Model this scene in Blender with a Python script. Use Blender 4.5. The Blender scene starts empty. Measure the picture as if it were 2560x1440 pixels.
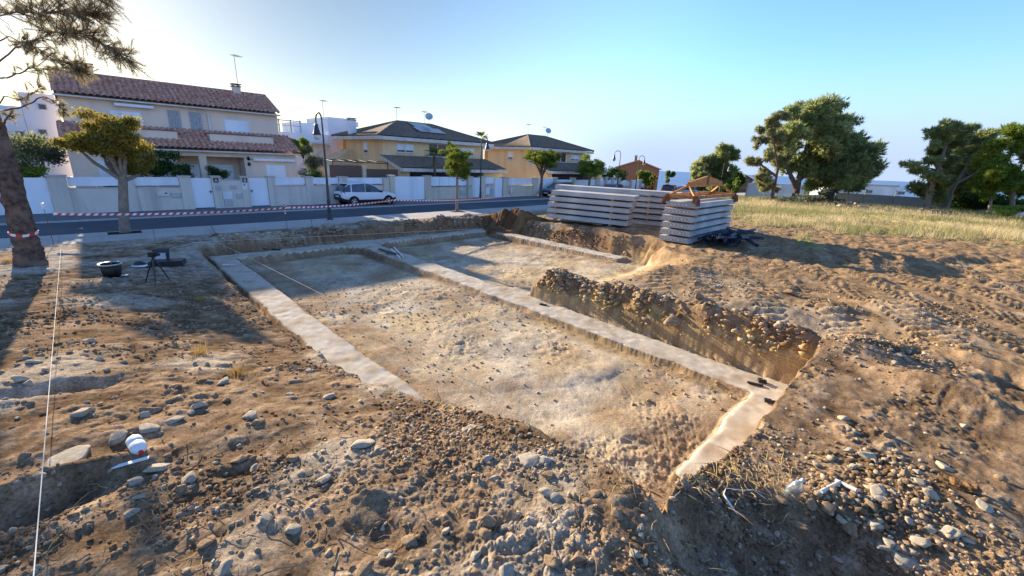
import bpy, bmesh, math, random
import numpy as np
from mathutils import Vector, Matrix, Quaternion

# ---------------------------------------------------------------- camera, sky, sun, exposure
SC = bpy.context.scene
COL = SC.collection
F_PX, PITCH, ROLL, CAM_H = 1052.0, math.radians(16.9), math.radians(2.5), 3.8
SUN_AZ, SUN_EL = math.radians(-45.0), math.radians(16.3)      # azimuth from +Y towards +X
cp, sp, cr, sr = math.cos(PITCH), math.sin(PITCH), math.cos(ROLL), math.sin(ROLL)
cam = bpy.data.objects.new('camera', bpy.data.cameras.new('camera'))
COL.objects.link(cam)
cam.data.sensor_width = 36.0
cam.data.lens = 36.0 * F_PX / 2560.0
cam.data.clip_start, cam.data.clip_end = 0.05, 30000.0
right = Vector((cr, sr * sp, sr * cp)); up = Vector((-sr, cr * sp, cr * cp)); fwd = Vector((0, cp, -sp))
M4 = Matrix((right, up, -fwd)).transposed().to_4x4()
M4.translation = Vector((0, 0, CAM_H))
cam.matrix_world = M4
SC.camera = cam

W = bpy.data.worlds.new('World'); SC.world = W; W.use_nodes = True
nt = W.node_tree; nt.nodes.clear()
sky = nt.nodes.new('ShaderNodeTexSky'); sky.sky_type = 'NISHITA'; sky.sun_disc = False
sky.sun_elevation = SUN_EL; sky.sun_rotation = SUN_AZ
sky.altitude = 50; sky.air_density = 1.0; sky.dust_density = 0.25; sky.ozone_density = 1.6
bg = nt.nodes.new('ShaderNodeBackground'); bg.inputs['Strength'].default_value = 0.138
wo = nt.nodes.new('ShaderNodeOutputWorld')

def wn(t, **k):
    n_ = nt.nodes.new(t)
    for a, b in k.items(): setattr(n_, a, b)
    return n_
tint = wn('ShaderNodeVectorMath', operation='MULTIPLY'); tint.inputs[1].default_value = (0.56, 0.73, 1.05); nt.links.new(sky.outputs[0], tint.inputs[0])
geo = wn('ShaderNodeTexCoord'); sep = wn('ShaderNodeSeparateXYZ'); nt.links.new(geo.outputs['Generated'], sep.inputs[0])
hz = wn('ShaderNodeMapRange', interpolation_type='SMOOTHERSTEP'); hz.inputs[1].default_value = 0.23; hz.inputs[2].default_value = 0.0; nt.links.new(sep.outputs[2], hz.inputs[0])
dt = wn('ShaderNodeVectorMath', operation='DOT_PRODUCT'); dt.inputs[1].default_value = (math.sin(SUN_AZ)*math.cos(SUN_EL), math.cos(SUN_AZ)*math.cos(SUN_EL), math.sin(SUN_EL)); nt.links.new(geo.outputs['Generated'], dt.inputs[0])
aw = wn('ShaderNodeMapRange', interpolation_type='SMOOTHSTEP'); aw.inputs[1].default_value = 0.95; aw.inputs[2].default_value = 0.45; nt.links.new(dt.outputs['Value'], aw.inputs[0])
fm_ = wn('ShaderNodeMath', operation='MULTIPLY'); nt.links.new(hz.outputs[0], fm_.inputs[0]); nt.links.new(aw.outputs[0], fm_.inputs[1])
mxs = wn('ShaderNodeMix', data_type='RGBA'); 
au = wn('ShaderNodeMapRange', interpolation_type='SMOOTHSTEP'); au.inputs[1].default_value = 0.45; au.inputs[2].default_value = 1.0; au.inputs[3].default_value = 1.0; au.inputs[4].default_value = 0.31; nt.links.new(dt.outputs['Value'], au.inputs[0])
warm = wn('ShaderNodeMapRange', interpolation_type='SMOOTHSTEP'); warm.inputs[1].default_value = 0.35; warm.inputs[2].default_value = 0.95; nt.links.new(dt.outputs['Value'], warm.inputs[0])
tw = wn('ShaderNodeMix', data_type='RGBA'); nt.links.new(warm.outputs[0], tw.inputs[0]); tw.inputs[6].default_value = (0.56, 0.73, 1.05, 1); tw.inputs[7].default_value = (0.82, 0.85, 0.88, 1); nt.links.new(tw.outputs[2], tint.inputs[1])
aus = wn('ShaderNodeVectorMath', operation='SCALE'); nt.links.new(tint.outputs[0], aus.inputs[0]); nt.links.new(au.outputs[0], aus.inputs['Scale'])
nt.links.new(fm_.outputs[0], mxs.inputs[0]); nt.links.new(aus.outputs[0], mxs.inputs[6]); mxs.inputs[7].default_value = (1.62, 2.02, 2.75, 1)   # sea haze low in the sky away from the sun
nt.links.new(mxs.outputs[2], bg.inputs[0]); nt.links.new(bg.outputs[0], wo.inputs[0])
SUN_DIR = Vector((math.sin(SUN_AZ) * math.cos(SUN_EL), math.cos(SUN_AZ) * math.cos(SUN_EL), math.sin(SUN_EL)))
sl = bpy.data.lights.new('sun', 'SUN'); sl.energy = 5.0; sl.angle = math.radians(0.5); sl.color = (1.0, 0.86, 0.66)
so = bpy.data.objects.new('sun', sl); COL.objects.link(so)
so.rotation_mode = 'QUATERNION'; so.rotation_quaternion = SUN_DIR.to_track_quat('Z', 'Y'); so.location = (-40, 40, 30)
SC.view_settings.view_transform = 'Standard'; SC.view_settings.look = 'None'
SC.view_settings.exposure = 1.43; SC.view_settings.gamma = 1.0
try: SC.view_settings.use_curve_mapping = False
except Exception: pass
SC.cycles.max_bounces = 6; SC.cycles.transparent_max_bounces = 8

# ---------------------------------------------------------------- places: street frame (s along the street, t across it)
R2 = 2 ** -0.5
def W_(s, t, z=0.0): return Vector(((s - t) * R2, (s + t) * R2, z))
def P(px, py, z):                     # the point at height z that the photograph shows at a pixel
    u = (px - 1280) / F_PX; v = (720 - py) / F_PX
    d = right * u + up * v + fwd
    k = (z - CAM_H) / d.z
    return Vector((d.x * k, d.y * k, z))
def PT(px, py, dz=0.0):               # the same on the uneven ground
    z = 0.9
    for _ in range(7):
        p = P(px, py, z); z = 0.35 * z + 0.65 * float(ground_h(p.x, p.y))
    return Vector((p.x, p.y, z + dz))
ROT45 = math.pi / 4

# ---------------------------------------------------------------- mesh helpers
class MB:
    def __init__(s): s.v, s.f, s.m, s.sm = [], [], [], []
    def add(s, verts, faces, m=0, sm=False):
        o = len(s.v); s.v.extend([tuple(p) for p in verts])
        for f in faces: s.f.append(tuple(i + o for i in f)); s.m.append(m); s.sm.append(sm)
        return s
    def box(s, x0, x1, y0, y1, z0, z1, m=0):
        return s.add([(x0,y0,z0),(x1,y0,z0),(x1,y1,z0),(x0,y1,z0),(x0,y0,z1),(x1,y0,z1),(x1,y1,z1),(x0,y1,z1)],
            [(0,3,2,1),(4,5,6,7),(0,1,5,4),(1,2,6,5),(2,3,7,6),(3,0,4,7)], m)
    def beam(s, a, b, w, h, m=0, upv=(0, 0, 1)):
        a, b = Vector(a), Vector(b); d = (b - a).normalized(); U = Vector(upv)
        if abs(d.dot(U)) > .98: U = Vector((1, 0, 0))
        x = d.cross(U).normalized(); y = x.cross(d)
        c = [x*i*w/2 + y*j*h/2 for i, j in ((-1,-1),(1,-1),(1,1),(-1,1))]
        return s.add([a+q for q in c] + [b+q for q in c], [(3,2,1,0),(4,5,6,7),(0,1,5,4),(1,2,6,5),(2,3,7,6),(3,0,4,7)], m)
    def tube(s, pts, rad, n=8, m=0, sm=True, caps=True):
        pts = [Vector(p) for p in pts]; k = len(pts)
        if not hasattr(rad, '__len__'): rad = [rad] * k
        vs = []; ref = None
        for i, p in enumerate(pts):
            d = (pts[min(i+1, k-1)] - pts[max(i-1, 0)]).normalized()
            if ref is None: ref = Vector((0, 0, 1)) if abs(d.z) < .9 else Vector((1, 0, 0))
            x = d.cross(ref).normalized(); y = x.cross(d).normalized(); ref = y
            for j in range(n):
                a = 2 * math.pi * j / n; vs.append(p + (x * math.cos(a) + y * math.sin(a)) * rad[i])
        fs = [(i*n+j, i*n+(j+1) % n, (i+1)*n+(j+1) % n, (i+1)*n+j) for i in range(k-1) for j in range(n)]
        s.add(vs, fs, m, sm)
        if caps: s.add(vs[:n], [tuple(range(n-1, -1, -1))], m); s.add(vs[-n:], [tuple(range(n))], m)
        return s
    def lathe(s, prof, n=16, m=0, M=None, sm=True):
        M = M or Matrix.Identity(4); k = len(prof)
        vs = [M @ Vector((r*math.cos(2*math.pi*j/n), r*math.sin(2*math.pi*j/n), z)) for r, z in prof for j in range(n)]
        fs = [(i*n+j, i*n+(j+1) % n, (i+1)*n+(j+1) % n, (i+1)*n+j) for i in range(k-1) for j in range(n)]
        return s.add(vs, fs, m, sm)
    def prism(s, poly, vec, m=0):     # polygon (3-D points) swept along vec
        n = len(poly); a = [Vector(p) for p in poly]; b = [p + Vector(vec) for p in a]
        return s.add(a + b, [tuple(range(n-1, -1, -1)), tuple(range(n, 2*n))] + [(i, (i+1) % n, n+(i+1) % n, n+i) for i in range(n)], m)
    def build(s, name, mats, parent=None, loc=None, rz=0.0):
        me = bpy.data.meshes.new(name); me.from_pydata(s.v, [], s.f)
        if not isinstance(mats, (list, tuple)): mats = [mats]
        for q in mats: me.materials.append(q)
        me.polygons.foreach_set('material_index', s.m); me.polygons.foreach_set('use_smooth', s.sm)
        bm = bmesh.new(); bm.from_mesh(me); bmesh.ops.recalc_face_normals(bm, faces=bm.faces); bm.to_mesh(me); bm.free()
        return link(name, me, parent, loc, rz)
def link(name, me, parent=None, loc=None, rz=0.0):
    o = bpy.data.objects.new(name, me); COL.objects.link(o)
    if parent: o.parent = parent
    if loc is not None: o.location = loc
    if rz: o.rotation_euler = (0, 0, rz)
    return o
def npmesh(name, v, f, mat, sm=False, col=None):
    v = np.asarray(v, np.float32); f = np.asarray(f, np.int32); k = f.shape[1]
    me = bpy.data.meshes.new(name)
    me.vertices.add(len(v)); me.vertices.foreach_set('co', v.ravel())
    me.loops.add(f.size); me.loops.foreach_set('vertex_index', f.ravel())
    me.polygons.add(len(f)); me.polygons.foreach_set('loop_start', np.arange(0, f.size, k, dtype=np.int32))
    if sm: me.polygons.foreach_set('use_smooth', np.ones(len(f), bool))
    me.materials.append(mat)
    if col is not None:
        ca = me.attributes.new('Col', 'FLOAT_COLOR', 'POINT')
        c4 = np.ones((len(v), 4), np.float32); c4[:, :3] = col; ca.data.foreach_set('color', c4.ravel())
    me.update(calc_edges=True); me.validate()
    return me
def tag(o, label=None, cat=None, group=None, kind=None):
    if label: o['label'] = label
    if cat: o['category'] = cat
    if group: o['group'] = group
    if kind: o['kind'] = kind
    return o
def thing(name, label, cat, loc=(0, 0, 0), rz=0.0, group=None):
    o = bpy.data.objects.new(name, None); COL.objects.link(o); o.location = loc; o.rotation_euler = (0, 0, rz)
    o.empty_display_size = 0.2
    return tag(o, label, cat, group)
def copy_tree(o, parent=None):
    c = o.copy(); COL.objects.link(c); c.parent = parent
    for ch in list(o.children): copy_tree(ch, c)
    return c

# ---------------------------------------------------------------- materials
def mat(name, c1, c2=None, scale=6.0, rough=0.85, bump=0.0, bscale=40.0, spec=0.3, metal=0.0, detail=5.0, lo=.35, hi=.65, c3=None, s3=.6, coord='Object', trans=0.0, stretch=1.0):
    m = bpy.data.materials.new(name); m.use_nodes = True; n = m.node_tree.nodes; L = m.node_tree.links
    b = n['Principled BSDF']; b.inputs['Roughness'].default_value = rough; b.inputs['Metallic'].default_value = metal
    b.inputs['Specular IOR Level'].default_value = spec if rough < .8 else .05
    tc = n.new('ShaderNodeTexCoord')
    c2 = c2 or tuple(x * .8 for x in c1)
    nz = n.new('ShaderNodeTexNoise'); nz.inputs['Scale'].default_value = scale; nz.inputs['Detail'].default_value = detail
    L.new(tc.outputs[coord], nz.inputs['Vector'])
    rp = n.new('ShaderNodeValToRGB'); rp.color_ramp.elements[0].position = lo; rp.color_ramp.elements[1].position = hi
    rp.color_ramp.elements[0].color = (*c1, 1); rp.color_ramp.elements[1].color = (*c2, 1)
    L.new(nz.outputs['Fac'], rp.inputs[0]); out = rp.outputs[0]
    if c3:
        n3 = n.new('ShaderNodeTexNoise'); n3.inputs['Scale'].default_value = s3; n3.inputs['Detail'].default_value = 6
        mp = n.new('ShaderNodeMapping'); mp.inputs['Scale'].default_value = (1, 1, stretch); L.new(tc.outputs[coord], mp.inputs[0]); L.new(mp.outputs[0], n3.inputs['Vector'])
        r3 = n.new('ShaderNodeMapRange'); r3.inputs[1].default_value = .48; r3.inputs[2].default_value = .68; L.new(n3.outputs['Fac'], r3.inputs[0])
        mx = n.new('ShaderNodeMix'); mx.data_type = 'RGBA'; L.new(r3.outputs[0], mx.inputs[0]); L.new(out, mx.inputs[6]); mx.inputs[7].default_value = (*c3, 1)
        out = mx.outputs[2]
    L.new(out, b.inputs['Base Color'])
    if bump:
        bz = n.new('ShaderNodeTexNoise'); bz.inputs['Scale'].default_value = bscale; bz.inputs['Detail'].default_value = 6
        L.new(tc.outputs[coord], bz.inputs['Vector'])
        bp = n.new('ShaderNodeBump'); bp.inputs['Strength'].default_value = bump; bp.inputs['Distance'].default_value = .02
        L.new(bz.outputs['Fac'], bp.inputs['Height']); L.new(bp.outputs[0], b.inputs['Normal'])
    if trans:
        b.inputs['Transmission Weight'].default_value = trans
    return m
def leafmat(name, c1, c2, transl=.35, scale=1.5):
    m = bpy.data.materials.new(name); m.use_nodes = True; n = m.node_tree.nodes; L = m.node_tree.links
    n.clear(); o = n.new('ShaderNodeOutputMaterial')
    at = n.new('ShaderNodeAttribute'); at.attribute_name = 'Col'
    mx = n.new('ShaderNodeMix'); mx.data_type = 'RGBA'; L.new(at.outputs['Fac'], mx.inputs[0])
    mx.inputs[6].default_value = (*c1, 1); mx.inputs[7].default_value = (*c2, 1)
    d = n.new('ShaderNodeBsdfDiffuse'); t = n.new('ShaderNodeBsdfTranslucent'); x = n.new('ShaderNodeMixShader'); x.inputs[0].default_value = transl
    L.new(mx.outputs[2], d.inputs[0]); L.new(mx.outputs[2], t.inputs[0]); L.new(d.outputs[0], x.inputs[1]); L.new(t.outputs[0], x.inputs[2])
    L.new(x.outputs[0], o.inputs[0])
    return m
def colmat(name, rough=.95, nscale=35., namt=.35, bump=.5, bscale=60., bdist=.02):   # colour from the mesh's Col attribute, broken up by noise
    m = bpy.data.materials.new(name); m.use_nodes = True; n = m.node_tree.nodes; L = m.node_tree.links
    b = n['Principled BSDF']; b.inputs['Roughness'].default_value = rough; b.inputs['Specular IOR Level'].default_value = 0.0
    at = n.new('ShaderNodeAttribute'); at.attribute_name = 'Col'
    tc = n.new('ShaderNodeTexCoord')
    nz = n.new('ShaderNodeTexNoise'); nz.inputs['Scale'].default_value = nscale; nz.inputs['Detail'].default_value = 8; nz.inputs['Roughness'].default_value = .65
    L.new(tc.outputs['Object'], nz.inputs['Vector'])
    mr = n.new('ShaderNodeMapRange'); mr.inputs[1].default_value = .3; mr.inputs[2].default_value = .7; mr.inputs[3].default_value = 1 - namt; mr.inputs[4].default_value = 1 + namt
    L.new(nz.outputs['Fac'], mr.inputs[0])
    vm = n.new('ShaderNodeVectorMath'); vm.operation = 'SCALE'; L.new(at.outputs['Color'], vm.inputs[0]); L.new(mr.outputs[0], vm.inputs['Scale'])
    L.new(vm.outputs[0], b.inputs['Base Color'])
    bz = n.new('ShaderNodeTexNoise'); bz.inputs['Scale'].default_value = bscale; bz.inputs['Detail'].default_value = 8; bz.inputs['Roughness'].default_value = .7
    L.new(tc.outputs['Object'], bz.inputs['Vector'])
    bp = n.new('ShaderNodeBump'); bp.inputs['Strength'].default_value = bump; bp.inputs['Distance'].default_value = bdist
    L.new(bz.outputs['Fac'], bp.inputs['Height']); L.new(bp.outputs[0], b.inputs['Normal'])
    return m
# ---------------------------------------------------------------- the ground: height and colour fields
def _hash(i, j, sd):
    h = (i * 374761393 + j * 668265263 + sd * 1442695041) & 0xFFFFFFFF
    h = ((h ^ (h >> 13)) * 1274126177) & 0xFFFFFFFF
    h = ((h ^ (h >> 15)) * 2246822519) & 0xFFFFFFFF
    return ((h ^ (h >> 16)) & 0xFFFFFF) / float(0xFFFFFF)
def vnoise(x, y, sd):
    xi = np.floor(x).astype(np.int64); yi = np.floor(y).astype(np.int64); fx = x - xi; fy = y - yi
    u = fx*fx*fx*(fx*(fx*6-15)+10); v = fy*fy*fy*(fy*(fy*6-15)+10)
    a = _hash(xi, yi, sd); b = _hash(xi+1, yi, sd); c = _hash(xi, yi+1, sd); d = _hash(xi+1, yi+1, sd)
    return (a*(1-u)+b*u)*(1-v) + (c*(1-u)+d*u)*v
def fbm(x, y, sd, octv=4, gain=.5):
    x = np.asarray(x, float); y = np.asarray(y, float); a = 1.; t = 0; n = 0
    for k in range(octv):
        t = t + a * (vnoise(x, y, sd + k) - .5); n += a; a *= gain
        x, y = 1.6*x*.8 + 1.6*y*.6 + 17.3, -1.6*x*.6*1.25 + 1.6*y*1.0 - 9.1
    return 2 * t / n
def worley(x, y, sd):
    xi = np.floor(x).astype(np.int64); yi = np.floor(y).astype(np.int64); best = np.full(np.shape(x), 9.)
    for i in (-1, 0, 1):
        for j in (-1, 0, 1):
            cx = xi + i; cy = yi + j
            d = (cx + _hash(cx, cy, sd) - x)**2 + (cy + _hash(cx, cy, sd + 7) - y)**2
            best = np.minimum(best, d)
    return np.sqrt(best)
def sstep(a, b, x):
    t = np.clip((x - a) / (b - a), 0, 1); return t*t*(3 - 2*t)
def boxd(s, t, s0, s1, t0, t1):
    dx = np.maximum(s0 - s, s - s1); dy = np.maximum(t0 - t, t - t1)
    return np.minimum(np.maximum(dx, dy), 0) + np.hypot(np.maximum(dx, 0), np.maximum(dy, 0))
ZC = np.array([  # s, t, z : the lie of the untouched ground
 (-12,22.5,.13),(-4,22.5,.13),(4,22.5,.13),(12,22.5,.13),(20,22.5,.13),(30,22.5,.13),(45,22.5,.1),
 (3,19.6,.32),(10,19.8,.36),(16,20,.32),(-3,18,.5),(-1,14.5,.55),(0,11,.6),(2.2,17,.22),(2.2,14,.14),(2.2,11,.16),(2.2,8,.3),(2.3,6,.55),(2.4,4,.88),(2.6,2.4,1.12),(2.9,1.0,1.24),(3.2,.3,1.10),(4.4,.6,.98),(6,.5,.95),(7.6,.6,.93),(0,8,.82),(-4,8,1.1),(-10,8,1.2),(-8,15,.7),(1,5,1.0),
 (0,3,1.15),(0,0,1.15),(3,.6,1.0),(5,0,1.0),(9.8,.8,1.0),(9.8,4,.93),(9.8,7.4,.66),(12,3.5,.82),(14,7,.72),(17.5,9,.72),(17,14,.58),(17,18,.42),
 (20,11,.72),(24,8,.8),(20,3,.85),(14,-2,.95),(25,-4,.95),(40,8,.8),(40,-15,.9),(60,10,.5),(60,-20,.8),(10,-8,1.1),(-10,-8,1.3),(25,16,.5),(45,16,.4)])
def _tps(r2): return np.where(r2 > 1e-9, r2 * np.log(np.maximum(r2, 1e-9)), 0.)
_n = len(ZC); _A = np.zeros((_n+3, _n+3)); _d2 = (ZC[:, None, 0]-ZC[None, :, 0])**2 + (ZC[:, None, 1]-ZC[None, :, 1])**2
_A[:_n, :_n] = _tps(_d2) + np.eye(_n) * .6; _A[:_n, _n] = 1; _A[:_n, _n+1:] = ZC[:, :2]; _A[_n, :_n] = 1; _A[_n+1:, :_n] = ZC[:, :2].T
_wt = np.linalg.solve(_A, np.concatenate([ZC[:, 2], [0, 0, 0]]))
def base_h(s, t):
    s = np.clip(s, -14, 62); t = np.clip(t, -22, 24); z = _wt[_n] + _wt[_n+1]*s + _wt[_n+2]*t
    for k in range(_n): z = z + _wt[k] * _tps((s - ZC[k, 0])**2 + (t - ZC[k, 1])**2)
    return z
STRIPS = [(2.70, 3.42, 3.6, 18.75), (2.85, 16.6, 17.95, 18.75), (8.1, 8.9, 1.0, 18.2), (4.9, 8.95, 1.02, 1.72), (15.75, 16.5, 9.4, 18.75)]
def strip_d(s, t):
    n = .085 * fbm(s * 1.3, t * 1.3, 5, 5, .62)
    d = np.full(np.shape(s), 99.)
    for b in STRIPS: d = np.minimum(d, boxd(s, t, *b))
    # the T-junctions are splayed
    d = np.minimum(d, (np.abs(s - 8.5) + np.abs(t - 18.2) - 1.25) * .7)
    d = np.minimum(d, (np.abs(s - 8.9) + np.abs(t - 8.7) - .75) * .7)
    return d + n
def pit_d(s, t):
    a = boxd(s, t, 2.62, 8.95, 1.1, 18.75); a = np.maximum(a, .33*sstep(4.6, 3.0, t) + (2.62 - s)); a = np.maximum(a, .10*sstep(4.2, 3.2, s) + (1.1 - t)); b = boxd(s, t, 8.5, 16.5, 8.2, 18.75)
    return np.minimum(a, b) + .17 * fbm(s * 1.1, t * 1.1, 11, 5, .5) * sstep(.0, .5, np.minimum(a, b) + .3) * (.25 + .75*sstep(3.5, 6.5, t + np.maximum(s - 9, 0)*4))
BUMPS = []   # (x, y, amp, rad_long, rad_short, angle)
def bump(px, py, amp, ra, rb=None, ang=0., z=.95):
    p = P(px, py, z); BUMPS.append((p.x, p.y, amp, ra, rb or ra, math.radians(ang)))
for args in [(2250,785,.22,.30,.8,20),(2375,1000,.26,.3,.8,25),(2450,655,-.22,2.2,.5,20,.85),(1950,728,.14,.3,.3,0),(2150,880,.20,.75,.45,-10),(2090,770,.1,.4,.3,0),(2140,810,.12,.4,.3,0),
             (1300,1120,.10,.45,.35,0),(90,1320,-.42,.30,.15,40),(200,1235,.12,.5,.12,40),(130,985,-.25,.5,.16,35),(170,1150,.05,.4,.2,30),
             (920,1290,.08,.16,.12,0),(950,1400,-.06,.22,.14,0),(600,1215,-.07,.14,.07,30),(2050,1260,.07,.8,.2,-8),(1780,1330,.06,.25,.2,0),(2350,1260,.12,.6,.3,-40),
             (1950,1420,-.34,.85,.34,-5),(2200,1400,-.18,.6,.3,-30),(1700,1420,-.1,.2,.2,0),(1390,700,.16,.5,.4,0,.5),(1600,740,.12,.6,.3,-40,.6),
             (1850,760,.1,.8,.25,-40,.7),(1700,690,.14,1.4,.6,-20,.6),(2500,930,.12,.25,.8,25),(2300,760,.06,.3,.3,0),(640,1080,.05,.5,.3,10),(2010,720,-.08,.3,.2,0),(2160,690,.08,.5,.3,0)]:
    bump(*args)
q0 = W_(2.75, 1.0); BUMPS.append((q0.x, q0.y, .17, .6, .5, 0.))
_rng = np.random.default_rng(4)
for k in range(70):   # the ridge of dug-out soil between pit and pavement, and beside the stacks
    if k < 50: s, t = _rng.uniform(2.5, 17), _rng.uniform(19.2, 20.9)
    else: s, t = _rng.uniform(16.7, 17.3), _rng.uniform(9, 18)
    q = W_(s, t); BUMPS.append((q.x, q.y, _rng.uniform(.03, .13), _rng.uniform(.25, .8), _rng.uniform(.2, .35), ROT45 if k < 50 else -ROT45))
def ground_fields(x, y, honly=False):
    x = np.asarray(x, float); y = np.asarray(y, float); s = (x + y) * R2; t = (y - x) * R2
    r = np.hypot(x, y)
    far = sstep(14, 30, r)
    zg = base_h(s, t)
    for bx, by, a, ra, rb, an in BUMPS:
        dx, dy = x - bx, y - by; u = (dx*math.cos(an) + dy*math.sin(an))/ra; v = (-dx*math.sin(an) + dy*math.cos(an))/rb
        zg = zg + a * np.exp(-(u*u + v*v))
    plot = sstep(22.45, 22.2, t)
    n1 = fbm(x*.7, y*.7, 21, 4); n2 = fbm(x*3.1, y*3.1, 31, 4); n3 = fbm(x*9, y*9, 41, 4)
    wx, wy = x + .09*n2 + .03*n3, y + .09*fbm(x*3.1, y*3.1, 35, 3); w1 = worley(wx*5, wy*5, 51); w2 = worley(wx*14, wy*14, 61)
    field = sstep(9.5, 13, s) * sstep(9.5, 6, t) * sstep(1.0, -2.5, t - (s - 9) * .4)   # trampled by machines
    fieldB = np.maximum(sstep(9.5, 11.0, s + .5*n1) * sstep(7.8, 5.0, t), 0)
    n4 = fbm(x*24, y*24, 45, 3)
    w3 = worley(wx*31, wy*31, 67)
    cl_ = np.clip(.35 + 1.9*fbm(x*1.7, y*1.7, 93, 3), .05, 1.5); rough = .05*n1*(1 - .6*fieldB) + .020*n2 + .012*n3 + cl_*(.008*n4 + .012*n3 + .007*(.5 - w1) + .018*(.45 - w2) + .012*(.45 - w3)) * (1 - .45*fieldB)
    # caterpillar tracks on the trampled soil
    a = math.radians(66); wob = .5*np.sin(y*.35)
    u = x*math.cos(a) + y*math.sin(a); v = -x*math.sin(a) + y*math.cos(a) + wob
    band = (np.abs(((v*1.0 + 100) % 1.15) - .5) < .27) * (.45 + .55*sstep(.8, .4, np.abs(n1))) * fieldB
    band2 = sstep(.33, .22, np.abs(((v + 100) % 1.15) - .5)) * fieldB
    ph = (u / .19) % 1.0
    rough = rough + band*(.10*sstep(.25, .6, ph)*sstep(1.0, .85, ph) - .04) - .012*band2
    # the pit
    d = pit_d(s, t); sd = strip_d(s, t)
    wid = np.where((s > 8.9) & (t < 8.6),   .52 + .25*n1, .26 + .1*n1)
    ramp = sstep(9.3, 10.6, s) * sstep(10.2, 9.0, t) * sstep(16.2, 14.6, s)
    wid = np.where((s > 16.2) & (t < 17.8), .9 + .3*n1, wid); wid = wid*(1 - ramp) + 2.6*ramp
    wid = np.where((t < 5) & (s < 8.9), .13, wid); wid = np.maximum(wid + .12*n2, .1)
    inside = sstep(0, 1, 1 - np.clip(d / wid, 0, 1))
    inside = inside * .4 + .6 * np.clip(1 - d / wid, 0, 1)
    ro = .30 + 1.1*sstep(-.15, .45, fbm(x*.8, y*.8, 83, 4)); zf = -.225 - .14*sstep(9, 16, t) + .05*n1 + ro*(.030*n2 + .012*n3 + .012*(.4 - w1) + .016*(.45 - w2) + .010*(.45 - w3) + .005*n4)
    ridge = np.maximum(0, np.sin((s*.5 + t)*2.6 + 2*n1)) * sstep(4, 5, s) * sstep(7.9, 7.0, s) * sstep(8, 3, t)
    zf = zf + .05*ridge
    zf = np.where(sd < .16, -.112 + (zf + .112)*np.clip((sd - .01)/.06, 0, 1), zf)
    zf = np.where(sd < .02, -.118, zf); zf = np.where(sd < -.035, -.16, zf)
    fr_ = np.clip(d / wid, 0, 1) + .10*n2*sstep(.15, .4, d/wid); hb = np.where(fr_ < .22, fr_*2.3, .506 + .494*(fr_ - .22)/.78); inside = np.where((s > 8.9) & (t < 8.6) & (ramp < .05), np.clip(1 - hb, 0, 1), inside)
    lump = (1 - inside) * 1.0 + inside * .15
    shelf = np.clip(d / wid, 0, 1); crumb = np.exp(-((shelf - .7)/.3)**2) * (d > 0) * (1 - ramp)
    z = zf*inside + (zg + rough)*(1 - inside) + crumb*(.07*n2 + .05*(.5 - w1))*(wid > .3)
    z = z + np.exp(-((d - wid - .15)/.25)**2) * .07 * (1 + n1) * (1 - ramp) * (1 - inside) * (s > 3) * sstep(7, 9, t)
    z = z*plot + (-.08)*(1 - plot)
    drop = sstep(62, 190, r); z = z - drop * 42
    back = sstep(60, 80, t); z = z + 0*back
    if honly: return z
    # ---- colour
    C = lambda *c: np.array(c)[None, :]
    m3 = lambda A, B, k: A*(1 - k[:, None]) + B*k[:, None]
    shp = x.shape; fl = lambda q: np.broadcast_to(q, shp).ravel()
    f1, f2, f3 = fl(n1), fl(n2), fl(n3)
    brown = C(.255, .168, .097); dark = C(.145, .090, .050); pale = C(.44, .36, .26); tan = C(.285, .185, .100); cream = C(.53, .395, .225); ochre = C(.47, .315, .13); greyp = C(.40, .345, .275)
    c = m3(brown + np.zeros((f1.size, 3)), dark, np.clip(.45 - 1.4*f2 + .4*f3, 0, 1) * .8)
    palek = np.clip(fl(sstep(.05, .45, n1 + .8*fbm(x*.35, y*.35, 71, 3))) + .5*np.clip(f3, 0, 1), 0, 1)
    c = m3(c, pale, palek * .7 * (1 - .6*fl(fieldB)))
    c = m3(c, tan, fl(np.maximum(fieldB, sstep(8.8, 9.8, s)*sstep(9.0, 7.5, t))) * .85)
    c = m3(c, tan*1.05, fl(sstep(15, 17, s)*sstep(11, 9, t)) * .8)
    c = m3(c, pale, fl(fieldB) * np.clip(f1 * 1.2 + .3*f3 - .2, 0, .3))
    # greyer, dustier soil towards the street
    c = m3(c, greyp, fl(sstep(11, 17, t)) * fl(sstep(4, 2, s) + .55*sstep(18.9, 19.5, t)).clip(0, 1) * np.clip(.55 + f1 + .5*f3, 0, 1))
    # pale chalky dust beside the second room, and gravel heaps
    c = m3(c, pale*1.05, fl(np.maximum(ramp*sstep(0, .6, shelf)*sstep(4.2, 2.6, d)*sstep(6.0, 7.6, t), sstep(9, 10, s)*sstep(14, 11, s)*sstep(8.6, 7.6, t)*sstep(6.3, 7.8, t))) * np.clip(.55 + f1, 0, .8))
    fi = fl(inside)
    floor = m3(cream + np.zeros((f1.size, 3)), pale*.98, np.clip(.45 + 1.2*f1 + fl(.6*sstep(9, 15, t)), 0, 1))
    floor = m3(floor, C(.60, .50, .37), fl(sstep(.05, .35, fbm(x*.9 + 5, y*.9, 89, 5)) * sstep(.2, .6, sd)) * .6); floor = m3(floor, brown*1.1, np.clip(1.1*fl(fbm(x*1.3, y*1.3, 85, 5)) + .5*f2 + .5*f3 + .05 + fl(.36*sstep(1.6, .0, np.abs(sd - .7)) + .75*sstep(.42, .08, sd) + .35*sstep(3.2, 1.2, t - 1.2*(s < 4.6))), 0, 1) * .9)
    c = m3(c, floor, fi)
    wall = fl(np.exp(-((shelf - .45)/.33)**2) * (d > .01) * (1 - ramp))
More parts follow.
